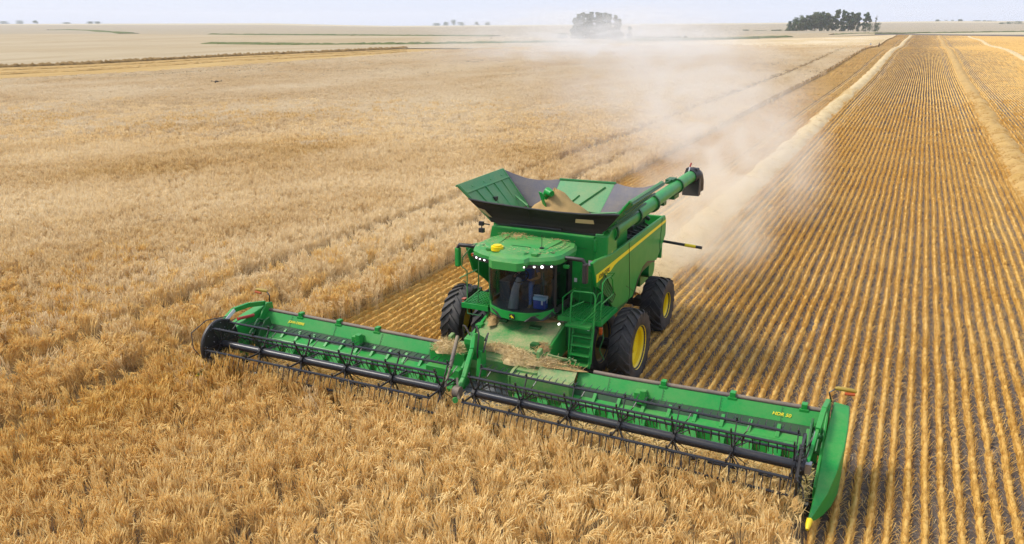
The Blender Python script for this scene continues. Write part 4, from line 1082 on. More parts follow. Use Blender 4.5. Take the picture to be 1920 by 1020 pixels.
# ------------------------------------------------------------------ harvester header
HD = empty("draper_header", (0, -4.2, 0), "wide green grain header with black reel bats reaching across in front of the combine", "harvester header")
def hb(name, mb, mat, parent=None, **kw): return mb.build(name, mat, parent or HD, **kw)
def dz(x): return float(np.interp(x, [-7.7, -2.0, 0, 2.8, 7.7], [.06, .015, 0, -.04, .055]))
def sections(x0, x1, n): return [x0+(x1-x0)*i/n for i in range(n+1)]
def loft(prof, xs, thick=None):
    """sheet with the (y,z) profile run along x and following the sag of the header"""
    mb = MB()
    for i in range(len(prof)-1):
        mb.strip([(x, prof[i][0], prof[i][1]+dz(x)) for x in xs], [(x, prof[i+1][0], prof[i+1][1]+dz(x)) for x in xs], thick)
    return mb
SH = [(-3.16, .35), (-3.20, 1.36), (-3.27, 1.40), (-3.445, 1.13), (-3.43, 1.11)]
for sgn, xs in ((-1, sections(-7.52, -1.05, 8)), (1, sections(1.95, 7.52, 8))):
    bs = hb("back_sheet", loft(SH, xs, (0, .012, .004)), M['green'], bevel=0)
    xs2 = sections(-7.45, -1.0, 8) if sgn < 0 else sections(.45, 7.45, 8)
    mb = loft([(-3.575, .925), (-3.80, .875), (-3.85, .84), (-3.87, .55), (-3.80, .46)], xs2, (0, .012, .004))
    lg = hb("front_ledge", mb, M['green'])
    mb = MB(); nst = 13 if sgn < 0 else 12
    for i in range(nst):
        x = xs2[0]+.25+(xs2[-1]-xs2[0]-.5)*i/(nst-1); d = dz(x)
        mb.prism([(-3.47, 1.085+d), (-3.74, .905+d), (-3.76, .85+d), (-3.47, .84+d)], 0, x-.04, x+.04)
        mb.prism([(-3.84, .88+d), (-4.02, .60+d), (-3.98, .50+d), (-3.84, .52+d)], 0, x-.14, x+.14)
    hb("stay", mb, M['green'], lg, bevel=.008, each=2)
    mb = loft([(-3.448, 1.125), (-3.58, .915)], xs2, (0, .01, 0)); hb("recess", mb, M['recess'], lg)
    mb = MB()
    for i in range(4):
        x = xs[0]+(xs[-1]-xs[0])*(i+.6)/4.3; d = dz(x); mb.bar((x, -3.275, 1.392+d), (x, -3.448, 1.13+d), .012, .012, (0, -1, 0))
        for q in range(5): t_ = .1+.2*q; mb.ball((x+.03, -3.275-.173*t_-.003, 1.392-.262*t_+d), .009, 6, 4)
    hb("sheet_seam", mb, M['green_dark'], bs, each=6)
    tb = MB(); tb.tube([(x, -3.19, 1.42+dz(x)) for x in (sections(-7.5, -1.3, 8) if sgn < 0 else sections(2.3, 7.5, 8))], .052, 10)
    tt = hb("top_tube", tb, M['pipe'], smooth=True)
    mb = MB()
    for x in ([-6.35, -5.05, -3.8] if sgn < 0 else [4.0, 5.55, 7.05]):
        d = dz(x); mb.box((x-.06, -3.29, 1.36+d), (x+.06, -3.13, 1.53+d)); mb.box((x-.10, -3.30, 1.34+d), (x+.10, -3.24, 1.42+d))
    hb("tube_clamp", mb, M['green'], tt, bevel=.01, each=2)
    mb = MB(); x = -4.25 if sgn < 0 else 3.55; d = dz(x)
    mb.box((x-.13, -3.62, 1.02+d), (x+.11, -3.36, 1.30+d)); mb.box((x+.02, -3.66, 1.1+d), (x+.16, -3.5, 1.38+d)); hb("sheet_bracket", mb, M['green'], bs, bevel=.015)
    # draper belt and cutter bar
    xb = sections(-7.45, -1.0, 8) if sgn < 0 else sections(.45, 7.45, 8)
    mb = loft([(-3.84, .50), (-4.1, .44), (-4.95, .24)], xb, (0, 0, -.03))
    for i in range(30):
        x = xb[0]+(xb[-1]-xb[0])*(i+.5)/30; d = dz(x); mb.bar((x, -3.9, .505+d), (x, -4.93, .262+d), .03, .02)
    hb("draper_belt", mb, M['belt'])
    mb = loft([(-4.93, .24), (-5.03, .19), (-4.95, .13)], xb, (0, 0, -.02))
    for i in range(int((xb[-1]-xb[0])/.152)):
        x = xb[0]+.05+i*.152; d = dz(x); mb.prism([(x-.022, -5.0), (x+.022, -5.0), (x, -5.15)], 2, .16+d, .195+d)
    hb("cutter_bar", mb, M['steel'])
# raised covers where the sheets meet the centre
mb = loft([(-3.18, 1.40), (-3.32, 1.47), (-3.62, 1.24), (-3.60, 1.06)], sections(1.0, 1.95, 2), (0, .02, .01)); mb.box((.42, -3.62, .50), (1.0, -3.2, 1.28)); mb.box((.42, -3.90, .80), (1.95, -3.55, 1.22))
mb.prism([(-3.9, .82), (-3.9, 1.22), (-3.66, 1.30), (-3.2, 1.30), (-3.2, .5), (-3.8, .5)], 0, .38, .45)
hb("centre_cover", mb, M['green_dusty'], bevel=.02)
mb = MB(); mb.box((-2.0, -3.55, .98), (-1.0, -3.2, 1.38)); mb.prism([(-3.72, .80), (-3.72, 1.10), (-3.4, 1.30), (-3.1, 1.30), (-3.1, .5), (-3.7, .5)], 0, -1.02, -.94); mb.box((-1.95, -3.86, .82), (-.98, -3.55, 1.06))
hb("centre_cover", mb, M['green'], bevel=.02)
mb = MB(); mb.box((-1.2, -3.35, .95), (1.0, -3.1, 1.28)); mb.box((-1.1, -3.3, .3), (1.0, -3.15, .95)); mb.box((.30, -3.30, 1.1), (1.55, -3.0, 1.42)); mb.box((-1.4, -3.25, 1.1), (-1.0, -3.0, 1.5))
for x in (-1.55, .9): mb.prism([(-3.35, 1.2), (-3.30, 1.70), (-3.12, 1.74), (-3.0, 1.2)], 0, x-.05, x+.05)
mb.bar((1.15, -3.15, 1.5), (1.75, -2.9, 1.46), .06, .06); mb.bar((1.1, -3.2, 1.62), (1.6, -3.05, 1.52), .05, .05); mb.bar((1.6, -3.05, 1.58), (1.75, -2.9, 1.40), .05, .05)
hb("centre_frame", mb, M['green_dusty'], bevel=.02)
mb = loft([(-3.3, .60), (-3.9, .42), (-4.95, .22)], [-1.0, -.4, .45], (0, 0, -.03))
for i in range(9): mb.bar((-.95, -3.4-.17*i, .60-.048*i), (.42, -3.4-.17*i, .60-.048*i), .025, .02)
hb("centre_belt", mb, M['grey_plastic'])

# crop dividers at both ends
for sgn in (1, -1):
    st = [  # y, inner x, outer x, top z, bottom z
        (-2.98, 7.60, 7.92, 1.57, .55), (-3.25, 7.60, 7.945, 1.55, .35), (-3.8, 7.595, 7.97, 1.47, .28), (-4.4, 7.585, 7.97, 1.31, .24), (-4.9, 7.575, 7.90, 1.03, .22), (-5.3, 7.565, 7.79, .74, .22), (-5.6, 7.555, 7.69, .62, .26), (-5.85, 7.545, 7.62, .55, .36), (-6.0, 7.54, 7.59, .52, .41)]
    mb = MB(); rows = []
    for (y, xi, xo, zt, zb) in st:
        d = dz(sgn*7.6)
        rows.append([(sgn*xi, y, zb+d), (sgn*xi, y, zt-.02+d), (sgn*(xi+.02), y, zt+d), (sgn*(xo-.02), y, zt-.035+d), (sgn*xo, y, zt-.06+d), (sgn*(xo-.03), y, zb+d)])
    m_ = len(rows[0])
    vs = [p for r in rows for p in r]; fs = []
    for i in range(len(rows)-1):
        for j in range(m_): fs.append((i*m_+j, i*m_+(j+1) % m_, (i+1)*m_+(j+1) % m_, (i+1)*m_+j))
    fs += [tuple(range(m_)), tuple(range((len(rows)-1)*m_, len(rows)*m_))]
    mb.add(vs, fs); dv = hb("crop_divider", mb, M['green'], smooth=True, bevel=.008)
    mb = MB(); d = dz(7.6); mb.tube([(sgn*7.57, -5.97, .46+d), (sgn*7.565, -6.10, .43+d), (sgn*7.56, -6.20, .39+d)], [.058, .052, .03], 10); hb("divider_tip", mb, M['yellow'], dv, smooth=True)
    mb = MB(); mb.prism([(-3.0, .5+d), (-3.05, 1.62+d), (-3.3, 1.66+d), (-3.62, 1.30+d), (-4.0, .95+d), (-4.9, .55+d), (-4.9, .25+d), (-3.0, .3+d)], 0, sgn*7.50, sgn*7.56); es = hb("end_plate", mb, M['green'], bevel=.015)
    mb = MB(); mb.box((min(sgn*7.30, sgn*7.5), -3.9, .75+d), (max(sgn*7.30, sgn*7.5), -3.35, 1.15+d)); mb.tube([(sgn*7.35, -3.45, 1.2+d), (sgn*7.4, -3.8, 1.35+d), (sgn*7.38, -4.2, 1.05+d)], .035, 8); mb.tube([(sgn*7.42, -3.4, 1.1+d), (sgn*7.45, -3.7, 1.22+d), (sgn*7.43, -4.1, .9+d)], .03, 8)
    mb.prism([(-3.4, .7+d), (-3.5, 1.35+d), (-3.7, 1.3+d), (-4.15, .8+d), (-4.1, .6+d)], 0, sgn*7.24, sgn*7.29); hb("end_drive", mb, M['green_dark'], es, bevel=.015)
    if sgn > 0:
        mb = MB(); mb.tube([(7.30, -3.75, .95+d), (7.30, -3.75, 1.12+d)], .05, 10); hb("reservoir", mb, M['steel'], es, smooth=True)
    # marker lamp on its stalk
    mb = MB(); mb.tube([(sgn*7.56, -3.12, 1.62+d), (sgn*7.50, -3.16, 1.84+d), (sgn*7.60, -3.14, 1.92+d), (sgn*7.68, -3.12, 1.92+d)], .018, 6); ml = hb("marker_lamp", mb, M['black'], smooth=True)
    mb = MB(); mb.tube([(sgn*7.60, -3.13, 1.94+d), (sgn*7.66, -3.13, 1.95+d), (sgn*7.96, -3.13, 1.95+d), (sgn*8.02, -3.13, 1.93+d)], [.03, .045, .045, .03], 10); hb("yellow_lens", mb, M['yellow_dusty'], ml, smooth=True)
    mb = MB(); mb.tube([(sgn*7.80, -3.17, 1.87+d), (sgn*8.00, -3.17, 1.89+d)], .035, 8); hb("red_lens", mb, M['orange'], ml, smooth=True)

# reel: two sections
RR_ = .585
ANG = [58, 118, 178, 238, 298, 358]
TD = {58: (.92, .18), 118: (.42, -.9), 178: (-.42, -.9), 238: (-.35, -.93), 298: (.2, -.95), 358: (.55, -.8)}
def reel(x0, x1, yc, zc, nsp, closed_end):
    def c(x): return yc(x), zc(x)
    mb = MB(); mb.tube([(x, *c(x)) for x in sections(x0, x1, 6)], .098, 14); rl = hb("reel", mb, M['black_metal'], smooth=True)
    L = x1-x0
    for a in ANG:
        ca, sa = math.cos(R(a)), math.sin(R(a)); ty, tz = TD[a]
        mb = MB(); mb.tube([(x, c(x)[0]+RR_*ca, c(x)[1]+RR_*sa) for x in sections(x0+.02, x1-.02, 6)], .029, 7)
        n = int(L/.155)
        for i in range(n):
            x = x0+.06+(L-.12)*i/(n-1)+random.uniform(-.008, .008); y, z = c(x); y += RR_*ca; z += RR_*sa
            j1, j2 = random.uniform(-.05, .05), random.uniform(-.06, .06)
            mb.tube([(x, y, z), (x+j1*.3, y+ty*.12, z+tz*.12), (x+j1*.5, y+(ty*.95+j2)*.30, z+(tz*.95-.1)*.30)], [.014, .012, .007], 4)
        hb("reel_bat", mb, M['black_metal'], rl)
    for i in range(nsp):
        x = x0+.06+(L-.12)*i/(nsp-1); y, z = c(x); mb = MB(); mb.disc((x, y, z), .15, -.035, .035, 0, 14)
        for a in ANG:
            p = (x, y+RR_*math.cos(R(a)), z+RR_*math.sin(R(a))); mb.bar((x, y, z), p, .045, .02, (1, 0, 0)); mb.bar(p, (x, p[1]-.02, p[2]+.10*(1 if a < 180 else .3)), .04, .03, (1, 0, 0))
            q = (x+.22, y+RR_*.72*math.cos(R(a+8)), z+RR_*.72*math.sin(R(a+8))); mb.bar((x, y+.1*math.cos(R(a)), z+.1*math.sin(R(a))), q, .02, .015); mb.bar(q, (x+.26, p[1], p[2]), .02, .015)
        hb("spider", mb, M['black'], rl)
    return rl, c
rl, cL = reel(-7.50, -.72, lambda x: -5.05-.01*abs(x), lambda x: 1.12+dz(x)*.4, 6, True)
mb = MB(); y, z = cL(-7.5); mb.disc((-7.55, y, z), .62, -.035, .03, 0, 36); mb.lathe([(.62, -.06), (.66, -.03), (.66, .03), (.62, .05)], (-7.55, y, z), 0, 36)
sh_ = hb("end_shield", mb, M['plastic'], rl, smooth=True)
mb = MB()
for i in range(46):
    a = rng.uniform(0, 6.28); r = .58*math.sqrt(rng.random()); mb.ball((-7.515, y+r*math.cos(a), z+r*math.sin(a)), .013, 6, 4)
hb("bolt", mb, M['steel'], sh_)
mb = MB(); mb.tube([(-7.6, y+.35, z+.62), (-7.85, y-.1, z+.62), (-7.95, y-.55, z+.40), (-7.8, y-.68, z+.05), (-7.62, y-.62, z-.2)], .014, 6); hb("cable", mb, M['black'], rl, smooth=True)
rl2, cR = reel(.02, 7.20, lambda x: -4.98-.052*x, lambda x: 1.15+.012*x, 7, False)
y, z = cR(7.2); mb = MB()
for a in ANG:
    mb.bar((7.25, y, z), (7.25, y+.62*math.cos(R(a)), z+.62*math.sin(R(a))), .11, .05, (1, 0, 0))
for i in range(6):
    a0, a1 = R(ANG[i]), R(ANG[(i+1) % 6]); mb.bar((7.27, y+.6*math.cos(a0), z+.6*math.sin(a0)), (7.27, y+.6*math.cos(a1), z+.6*math.sin(a1)), .07, .04, (1, 0, 0))
mb.disc((7.25, y, z), .17, -.06, .10, 0, 16); hb("end_star", mb, M['black'], rl2)
mb = MB()
for a in ANG:
    for q in (.2, .42, .6): mb.ball((7.285, y+q*math.cos(R(a)), z+q*math.sin(R(a))), .014, 6, 4)
hb("bolt", mb, M['steel'], rl2)

# reel arms
def arm(name_pts, r0, r1, mat):
    mb = MB()
    for i in range(len(name_pts)-1): mb.bar(name_pts[i], name_pts[i+1], r0, r1)
    return mb
y, z = cR(7.4)
ra = hb("reel_arm", arm([(7.50, -3.12, 1.66), (7.47, -3.75, 1.74), (7.44, -4.45, 1.60)], .10, .13, None), M['green'], bevel=.012)
mb = MB(); mb.bar((7.44, -4.40, 1.60), (7.40, -5.0, 1.42), .06, .09); mb.bar((7.40, -5.0, 1.42), (7.38, y, z+.05), .06, .08); hb("arm_link", mb, M['green'], ra, bevel=.01)
mb = MB(); mb.tube([(7.40, -4.35, 1.52), (7.38, -5.1, 1.24)], .028, 8); mb.box((7.30, y-.08, z-.10), (7.46, y+.08, z+.10)); mb.tube([(7.36, -4.5, 1.2), (7.34, -4.9, 1.30), (7.38, y+.1, z)], .02, 6); mb.tube([(7.20, y, z), (7.46, y, z)], .05, 8); hb("hydraulic_cylinder", mb, M['steel'], ra, smooth=True)
y, z = cL(-7.6); d = dz(-7.6)
ra = hb("reel_arm", arm([(-7.62, -3.25, 1.62+d), (-7.62, -3.9, 1.76+d), (-7.63, -4.45, 1.78+d), (-7.64, -4.85, 1.58+d), (-7.64, y, z+.1)], .09, .13, None), M['green'], bevel=.012)
mb = MB(); mb.bar((-7.57, -4.46, 1.80+d), (-7.57, -4.80, 1.62+d), .012, .10); mb.box((-7.70, y-.1, z-.1), (-7.58, y+.1, z+.1)); hb("arm_decal", mb, M['white'], ra)
mb = MB(); mb.tube([(-7.60, -3.75, 1.42+d), (-7.60, -4.35, 1.50+d)], .045, 8); hb("hydraulic_cylinder", mb, M['red'], ra, smooth=True)
# centre arm
ya, za = cL(-.35)
ra = hb("reel_arm", arm([(-1.10, -3.05, 1.72), (-.70, -3.60, 1.92), (-.48, -4.10, 1.80), (-.36, -4.75, 1.34), (-.35, ya-.05, za-.02)], .11, .12, None), M['green'], bevel=.02)
mb = MB(); mb.prism([(-3.15, 1.05), (-3.0, 1.70), (-3.4, 1.95), (-3.7, 1.88), (-3.7, 1.74), (-3.35, 1.2)], 0, -.92, -.70); mb.prism([(-3.5, .9), (-3.5, 1.6), (-3.75, 1.65), (-3.85, 1.0)], 0, -.52, -.40); hb("arm_mount", mb, M['green'], ra, bevel=.02)
mb = MB(); mb.tube([(-1.15, -3.6, 1.85), (-.86, -4.5, 1.42)], .05, 10); mb.tube([(-.86, -4.5, 1.42), (-.70, ya, za+.05)], .03, 8); hb("hydraulic_cylinder", mb, M['pipe'], ra, smooth=True)
mb = MB(); mb.disc((-.36, ya, za), .14, -.08, .08, 0, 20); mb.bar((-.25, ya-.15, za-.1), (-.42, ya+.1, za+.3), .05, .05); hb("drive_hub", mb, M['pipe'], ra, smooth=True)
mb = MB(); mb.tube([(-.33, ya-.16, za-.12), (-.28, ya-.24, za-.10)], .065, 12); hb("hub_cap", mb, M['green'], ra, smooth=True)
mb = MB(); mb.tube([(-1.2, -3.2, 1.6), (-1.15, -3.3, 2.05), (-.95, -3.55, 2.14), (-.75, -3.7, 2.0)], .022, 6); mb.tube([(-.9, -3.15, 1.7), (-.75, -3.35, 2.12), (-.55, -3.6, 2.02), (-.5, -3.8, 1.6), (-.5, -3.7, 1.2)], .022, 6); mb.tube([(-.6, -3.2, 1.7), (-.4, -3.4, 2.0), (-.38, -3.7, 1.6)], .02, 6); hb("hose", mb, M['black'], ra, smooth=True, each=1)

# writing on the back sheets
tn = Vector((0, -.34, .28)).normalized(); tilt = math.atan2(.34, .28)
text("lettering", "JOHN DEERE", .095, (-6.42, -3.378, 1.258+dz(-6.4)), (R(57), 0, 0), M['deer_yellow'], HD, .2, .002, 1.0)
text("lettering", "HDR 50", .10, (6.62, -3.378, 1.258+dz(6.6)), (R(57), 0, 0), M['deer_yellow'], HD, .2, .002, 1.15)

# cut barley lying on the belts and falling over the cutter bar
V = []; F = []; T = []
for q in range(9000):
    x = random.uniform(-7.4, 7.4); y = random.uniform(-5.25, -4.0); z = .47+(y+3.9)*.235+random.uniform(.01, .16)*(1 if y < -4.2 else .6)+dz(x)
    if y < -4.95: z = .24+random.uniform(.0, .22)
    az = random.gauss(1.2, .9); el = random.gauss(.1, .25); L = random.uniform(.18, .5); d = np.array([math.cos(az)*math.cos(el), math.sin(az)*math.cos(el), math.sin(el)])*L*.5
    sd = np.cross(d, rng.normal(0, 1, 3)); sd = sd/np.linalg.norm(sd)*random.uniform(.004, .010); p0 = np.array([x, y, z]); j = len(V); t = min(1, max(0, random.gauss(.5, .3)))
    V += [p0-d-sd, p0-d+sd, p0+d+sd, p0+d-sd]; F.append((j, j+1, j+2, j+3)); T += [t]*4
tag(arr_obj("cut_barley", np.array(V), np.array(F), M['wheat'], cols=np.array(T)), "freshly cut barley lying on the belts behind the cutter bar", "crop", kind="stuff")
# ------------------------------------------------------------------ people
def person(name, joints, bones, region, mats, loc, rotz, label, group=None, root=0):
    """one continuous skin grown over a posed skeleton; clothing and skin are material regions of the same body"""
    me = bpy.data.meshes.new(name); me.from_pydata([j[0] for j in joints], bones, [])
    o = bpy.data.objects.new(name, me); COL.objects.link(o)
    o.modifiers.new("skin", 'SKIN'); sm = o.modifiers.new("sub", 'SUBSURF'); sm.levels = 1; sm.render_levels = 1
    me.skin_vertices.new() if not me.skin_vertices else None
    for i, j in enumerate(joints):
        r = j[1] if isinstance(j[1], tuple) else (j[1], j[1]); me.skin_vertices[0].data[i].radius = r; me.skin_vertices[0].data[i].use_root = (i == root)
    bpy.context.view_layer.update()
    dg = bpy.context.evaluated_depsgraph_get(); nm = bpy.data.meshes.new_from_object(o.evaluated_get(dg))
    o.modifiers.clear(); o.data = nm; bpy.data.meshes.remove(me); nm.name = name
    nm.materials.clear()
    for m in mats: nm.materials.append(m)
    for p in nm.polygons: p.material_index = region(p.center); p.use_smooth = True
    o.location = loc; o.rotation_euler = (0, 0, rotz)
    return tag(o, label, "person", group)
M['skin'] = paint("skin", (.42, .22, .14), .55, 0); M['shirt'] = paint("blue_shirt", (.025, .07, .26), .8, .1); M['jeans'] = paint("denim", (.06, .14, .33), .85, .15)
M['hair'] = paint("brown_hair", (.05, .03, .02), .6, 0); M['pale_shirt'] = paint("pale_shirt", (.42, .50, .60), .8, .1); M['dark_cloth'] = paint("dark_clothes", (.02, .022, .03), .8, .1); M['boot'] = paint("leather_boot", (.12, .07, .03), .6, .3)

def hand(J, Bn, wrist, d, side, curl):
    """palm with four fingers of unequal length and a thumb leaving its side"""
    d = Vector(d).normalized(); s = Vector(side).normalized(); n = d.cross(s).normalized(); w = Vector(J[wrist][0])
    J.append((tuple(w+d*.05), (.036, .020))); pm = len(J)-1; Bn.append((wrist, pm))
    for q, L in enumerate((.068, .078, .072, .056)):
        b = w+d*.085+s*(.030-.020*q); J.append((tuple(b), .0095)); Bn.append((pm, len(J)-1))
        c = b+(d*math.cos(curl*.6)-n*math.sin(curl*.6))*L*.55; J.append((tuple(c), .0085)); Bn.append((len(J)-2, len(J)-1))
        e = c+(d*math.cos(curl*1.6)-n*math.sin(curl*1.6))*L*.5; J.append((tuple(e), .007)); Bn.append((len(J)-2, len(J)-1))
    b = w+d*.035+s*.042; J.append((tuple(b), .011)); Bn.append((pm, len(J)-1)); e = b+(d*.75+s*.5-n*.4).normalized()*.045; J.append((tuple(e), .009)); Bn.append((len(J)-2, len(J)-1))

def seated():
    J = [((0, 0, 2.72), (.16, .12)), ((0, -.01, 2.90), (.145, .105)), ((0, -.03, 3.08), (.17, .11)), ((0, -.02, 3.19), (.13, .085)), ((0, -.03, 3.25), .055), ((0, -.055, 3.33), (.075, .085)), ((0, -.06, 3.42), (.078, .095)), ((0, -.055, 3.48), (.05, .06)), ((0, -.150, 3.35), .016), ((.082, -.05, 3.36), .014), ((-.082, -.05, 3.36), .014)]
    Bn = [(0, 1), (1, 2), (2, 3), (3, 4), (4, 5), (5, 6), (6, 7), (5, 8), (5, 9), (5, 10)]
    for sx, knee, ank, toe, elb, wr in ((-1, (-.25, -.42, 2.80), (-.16, -.62, 2.34), (-.16, -.78, 2.235), (-.30, -.22, 2.96), (-.22, -.52, 3.02)), (1, (.20, -.42, 2.82), (.26, -.58, 2.34), (.26, -.74, 2.235), (.34, -.15, 2.94), (.16, -.40, 2.90))):
        b = len(J); J += [((sx*.10, -.05, 2.71), .095), (knee, .068), (ank, .046), ((toe[0], toe[1]+.14, 2.25), .045), (toe, .034)]; Bn += [(0, b), (b, b+1), (b+1, b+2), (b+2, b+3), (b+3, b+4)]
        b = len(J); J += [((sx*.19, -.02, 3.15), .062), (elb, .042), (wr, .029)]; Bn += [(3, b), (b, b+1), (b+1, b+2)]
        hand(J, Bn, b+2, (.25*-sx, -.7, .25), (-sx*1.0, 0, .3), 1.0)
    def reg(c):
        if c.z > 3.235 and abs(c.x) < .12: return 0
        if abs(c.x) > .20 and c.z > 2.86 and c.y < -.06 and c.z < 3.05: return 0
        if c.y < -.16 and c.z > 2.87: return 0
        if c.z < 2.31: return 3
        if c.z < 2.80 or c.y < -.15: return 2
        return 1
    o = person("person", J, Bn, reg, [M['skin'], M['shirt'], M['jeans'], M['boot']], (XO-.04, -1.06, -.05), 0, "person driving in the cab, blue shirt and jeans, one hand on the steering wheel")
    m = MB(); m.ball((0, -.045, 3.44), (.088, .108, .075), 12, 6); h = m.build("hair", M['hair'], o, org=(0, 0, .0), smooth=True); h.location = (0, 0, .012)
    m = MB()
    for sx in (-1, 1): m.ball((sx*.032, -.136, 3.385), .010, 6, 4)
    e = m.build("eyes", M['plastic'], o, org=(0, 0, 0)); return o
seated()
def standing(x, y, rz, shirt, trousers, label, armout):
    J = [((0, 0, .95), (.15, .10)), ((0, 0, 1.15), (.14, .10)), ((0, 0, 1.35), (.17, .11)), ((0, 0, 1.46), (.12, .08)), ((0, 0, 1.53), .055), ((0, -.02, 1.61), (.075, .085)), ((0, -.02, 1.70), (.075, .09)), ((0, -.02, 1.77), .05)]
    Bn = [(i, i+1) for i in range(7)]
    for sx in (-1, 1):
        b = len(J); J += [((sx*.10, 0, .90), .09), ((sx*.12, -.02, .50), .065), ((sx*.13, .02, .09), .045), ((sx*.14, -.14, .04), .035)]; Bn += [(0, b), (b, b+1), (b+1, b+2), (b+2, b+3)]
        b = len(J); J += [((sx*.20, 0, 1.42), .06), ((sx*(.27+armout*.1), .0, 1.14), .04), ((sx*(.27-armout*.06), -.12-armout*.1, .90+armout*.2), .03)]; Bn += [(3, b), (b, b+1), (b+1, b+2)]
        hand(J, Bn, b+2, (0, -.3, -.9+armout*.6), (0, -1, 0), .4)
    def reg(c): return 0 if c.z > 1.51 else (3 if c.z < .09 else 2 if c.z < .98 and abs(c.x) < .24 else (0 if c.z < 1.08 else 1))
    o = person("person", J, Bn, reg, [M['skin'], shirt, trousers, M['boot']], (x, y, hz(x, y)), rz, label)
    m = MB(); m.ball((0, -.01, 1.74), (.09, .11, .085), 10, 6); m.build("hair", M['hair'], o, org=(0, 0, 0), smooth=True)
def at(u, s):
    """ground position at forward distance s in the direction of a picture column"""
    l = (u-960)/FPX*(s*math.cos(PITCH)+6*math.sin(PITCH)); return CAM[0]+FH[0]*s+RH[0]*l, CAM[1]+FH[1]*s+RH[1]*l
p1_ = at(1633, 300); p2_ = at(1649, 304)
standing(p1_[0], p1_[1], .4, M['pale_shirt'], M['dark_cloth'], "person far off in pale top and dark trousers standing at the barley edge", 0)
standing(p2_[0], p2_[1], -.6, M['dark_cloth'], M['dark_cloth'], "person far off in all dark clothing standing at the barley edge", 1)

# ------------------------------------------------------------------ cooler, drone
cx_, cy_ = .24, -1.66
ck = MB(); ck.prism([(cx_-.16, -1.78), (cx_+.16, -1.78), (cx_+.16, -1.55), (cx_-.16, -1.55)], 2, 2.205, 2.44); ck.box((cx_-.165, -1.785, 2.40), (cx_+.165, -1.545, 2.43))
co = bpy.data.objects.new("cool_box", None); COL.objects.link(co); co.location = (cx_, cy_, 2.205); tag(co, "blue cool box with pale lid standing on the cab floor behind the windscreen", "cool box")
ck.build("box_body", M['blue'], co, bevel=.015)
ck = MB(); ck.box((cx_-.17, -1.79, 2.44), (cx_+.17, -1.54, 2.53)); ck.build("lid", M['pale_blue'], co, bevel=.02)
ck = MB(); ck.box((cx_+.07, -1.80, 2.34), (cx_+.12, -1.79, 2.45)); ck.build("latch", M['white'], co)
ck = MB(); ck.tube([(cx_-.175, -1.66, 2.36), (cx_-.185, -1.66, 2.545), (cx_+.185, -1.66, 2.545), (cx_+.175, -1.66, 2.36)], .012, 6); ck.build("handle", M['white'], co)
dp = at(418, 43); dpos = (dp[0], dp[1], 9.28-43*(153-45)/(FPX*1.07))
dr = empty("camera_drone", dpos, "small black quadcopter drone hovering over the barley at upper left", "drone")
m = MB(); m.box((dpos[0]-.05, dpos[1]-.09, dpos[2]-.03), (dpos[0]+.05, dpos[1]+.09, dpos[2]+.03)); m.build("drone_body", M['black'], dr, bevel=.015)
for i, (a, b) in enumerate(((-.20, -.14), (.20, -.14), (-.18, .15), (.18, .15))):
    m = MB(); e = (dpos[0]+a, dpos[1]+b, dpos[2]+.02); m.bar((dpos[0]+a*.2, dpos[1]+b*.3, dpos[2]), e, .022, .018); m.disc(e, .017, -.02, .03, 2, 10); q = m.build("arm", M['black'], dr)
    m = MB(); m.bar((e[0]-.10, e[1]-.02, e[2]+.035), (e[0]+.10, e[1]+.02, e[2]+.04), .018, .003); m.build("propeller", M['plastic'], q)
m = MB(); m.ball((dpos[0], dpos[1]-.09, dpos[2]-.045), .028, 8, 6); m.build("camera", M['plastic'], dr, smooth=True)

# ------------------------------------------------------------------ straw and grain on the machine
k = N("grain"); p = k.pos(); a = k.noise(70, 3, .7, p); b = k.noise(4, 4, .6, p)
k.set(k.mix(a, k.mix(b, (.30, .175, .06), (.38, .235, .085)), (.52, .35, .15)), .85, 0, .2); k.bump(a, .7, .02); M['grain'] = k.m
def heap(name, c, r, n, mat, L=(.10, .34), tall=1.0, seed=0, base=True):
    """tangle of dry stalks over a low ragged mound"""
    g = np.random.default_rng(seed); V = []; F = []; T = []
    if base:
        nr, na = 5, 16
        for i in range(nr+1):
            q = i/nr
            for j in range(na):
                a = 2*math.pi*j/na; k_ = 1+.22*math.sin(3*a+seed)+.12*g.normal()
                V.append((c[0]+r[0]*q*k_*math.cos(a), c[1]+r[1]*q*k_*math.sin(a), c[2]+r[2]*.8*(1-q*q)*(.75+.4*g.random())-.03)); T.append(float(g.uniform(.0, .6)))
        for i in range(nr):
            for j in range(na): F.append((i*na+j, i*na+(j+1) % na, (i+1)*na+(j+1) % na, (i+1)*na+j))
    for q in range(n):
        a = g.uniform(0, 6.28); q_ = math.sqrt(g.random()); x, y = c[0]+r[0]*q_*math.cos(a)*1.08, c[1]+r[1]*q_*math.sin(a)*1.08
        z = c[2]+r[2]*(1-q_*q_)*g.uniform(.4, 1.05)+.01; az = g.uniform(0, 6.28); el = g.normal(.12, .35)*tall; l = g.uniform(*L)
        d = np.array([math.cos(az)*math.cos(el), math.sin(az)*math.cos(el), math.sin(el)]); sd = np.cross(d, g.normal(0, 1, 3)); sd = sd/np.linalg.norm(sd)*g.uniform(.003, .007)
        p0 = np.array([x, y, z]); p1 = p0+d*l*.5+np.array([0, 0, .02]); p2 = p1+(d+g.normal(0, .35, 3))*l*.5; j = len(V); t = float(np.clip(g.normal(.55, .3), 0, 1))
        V += [p0-sd, p0+sd, p1+sd, p1-sd, p2+sd*.5, p2-sd*.5]; F += [(j, j+1, j+2, j+3), (j+3, j+2, j+4, j+5)]; T += [t]*6
    return arr_obj(name, np.array([tuple(v) for v in V]), np.array(F), mat, cols=np.array(T))
SG = "straw heaped on the header and feeder"
tag(heap("straw_heap", (-1.50, -3.40, 1.38), (.42, .30, .30), 900, M['straw'], (.05, .16), seed=1), "tousled straw heap on the left header cover beside the far tyre", "straw heap", SG)
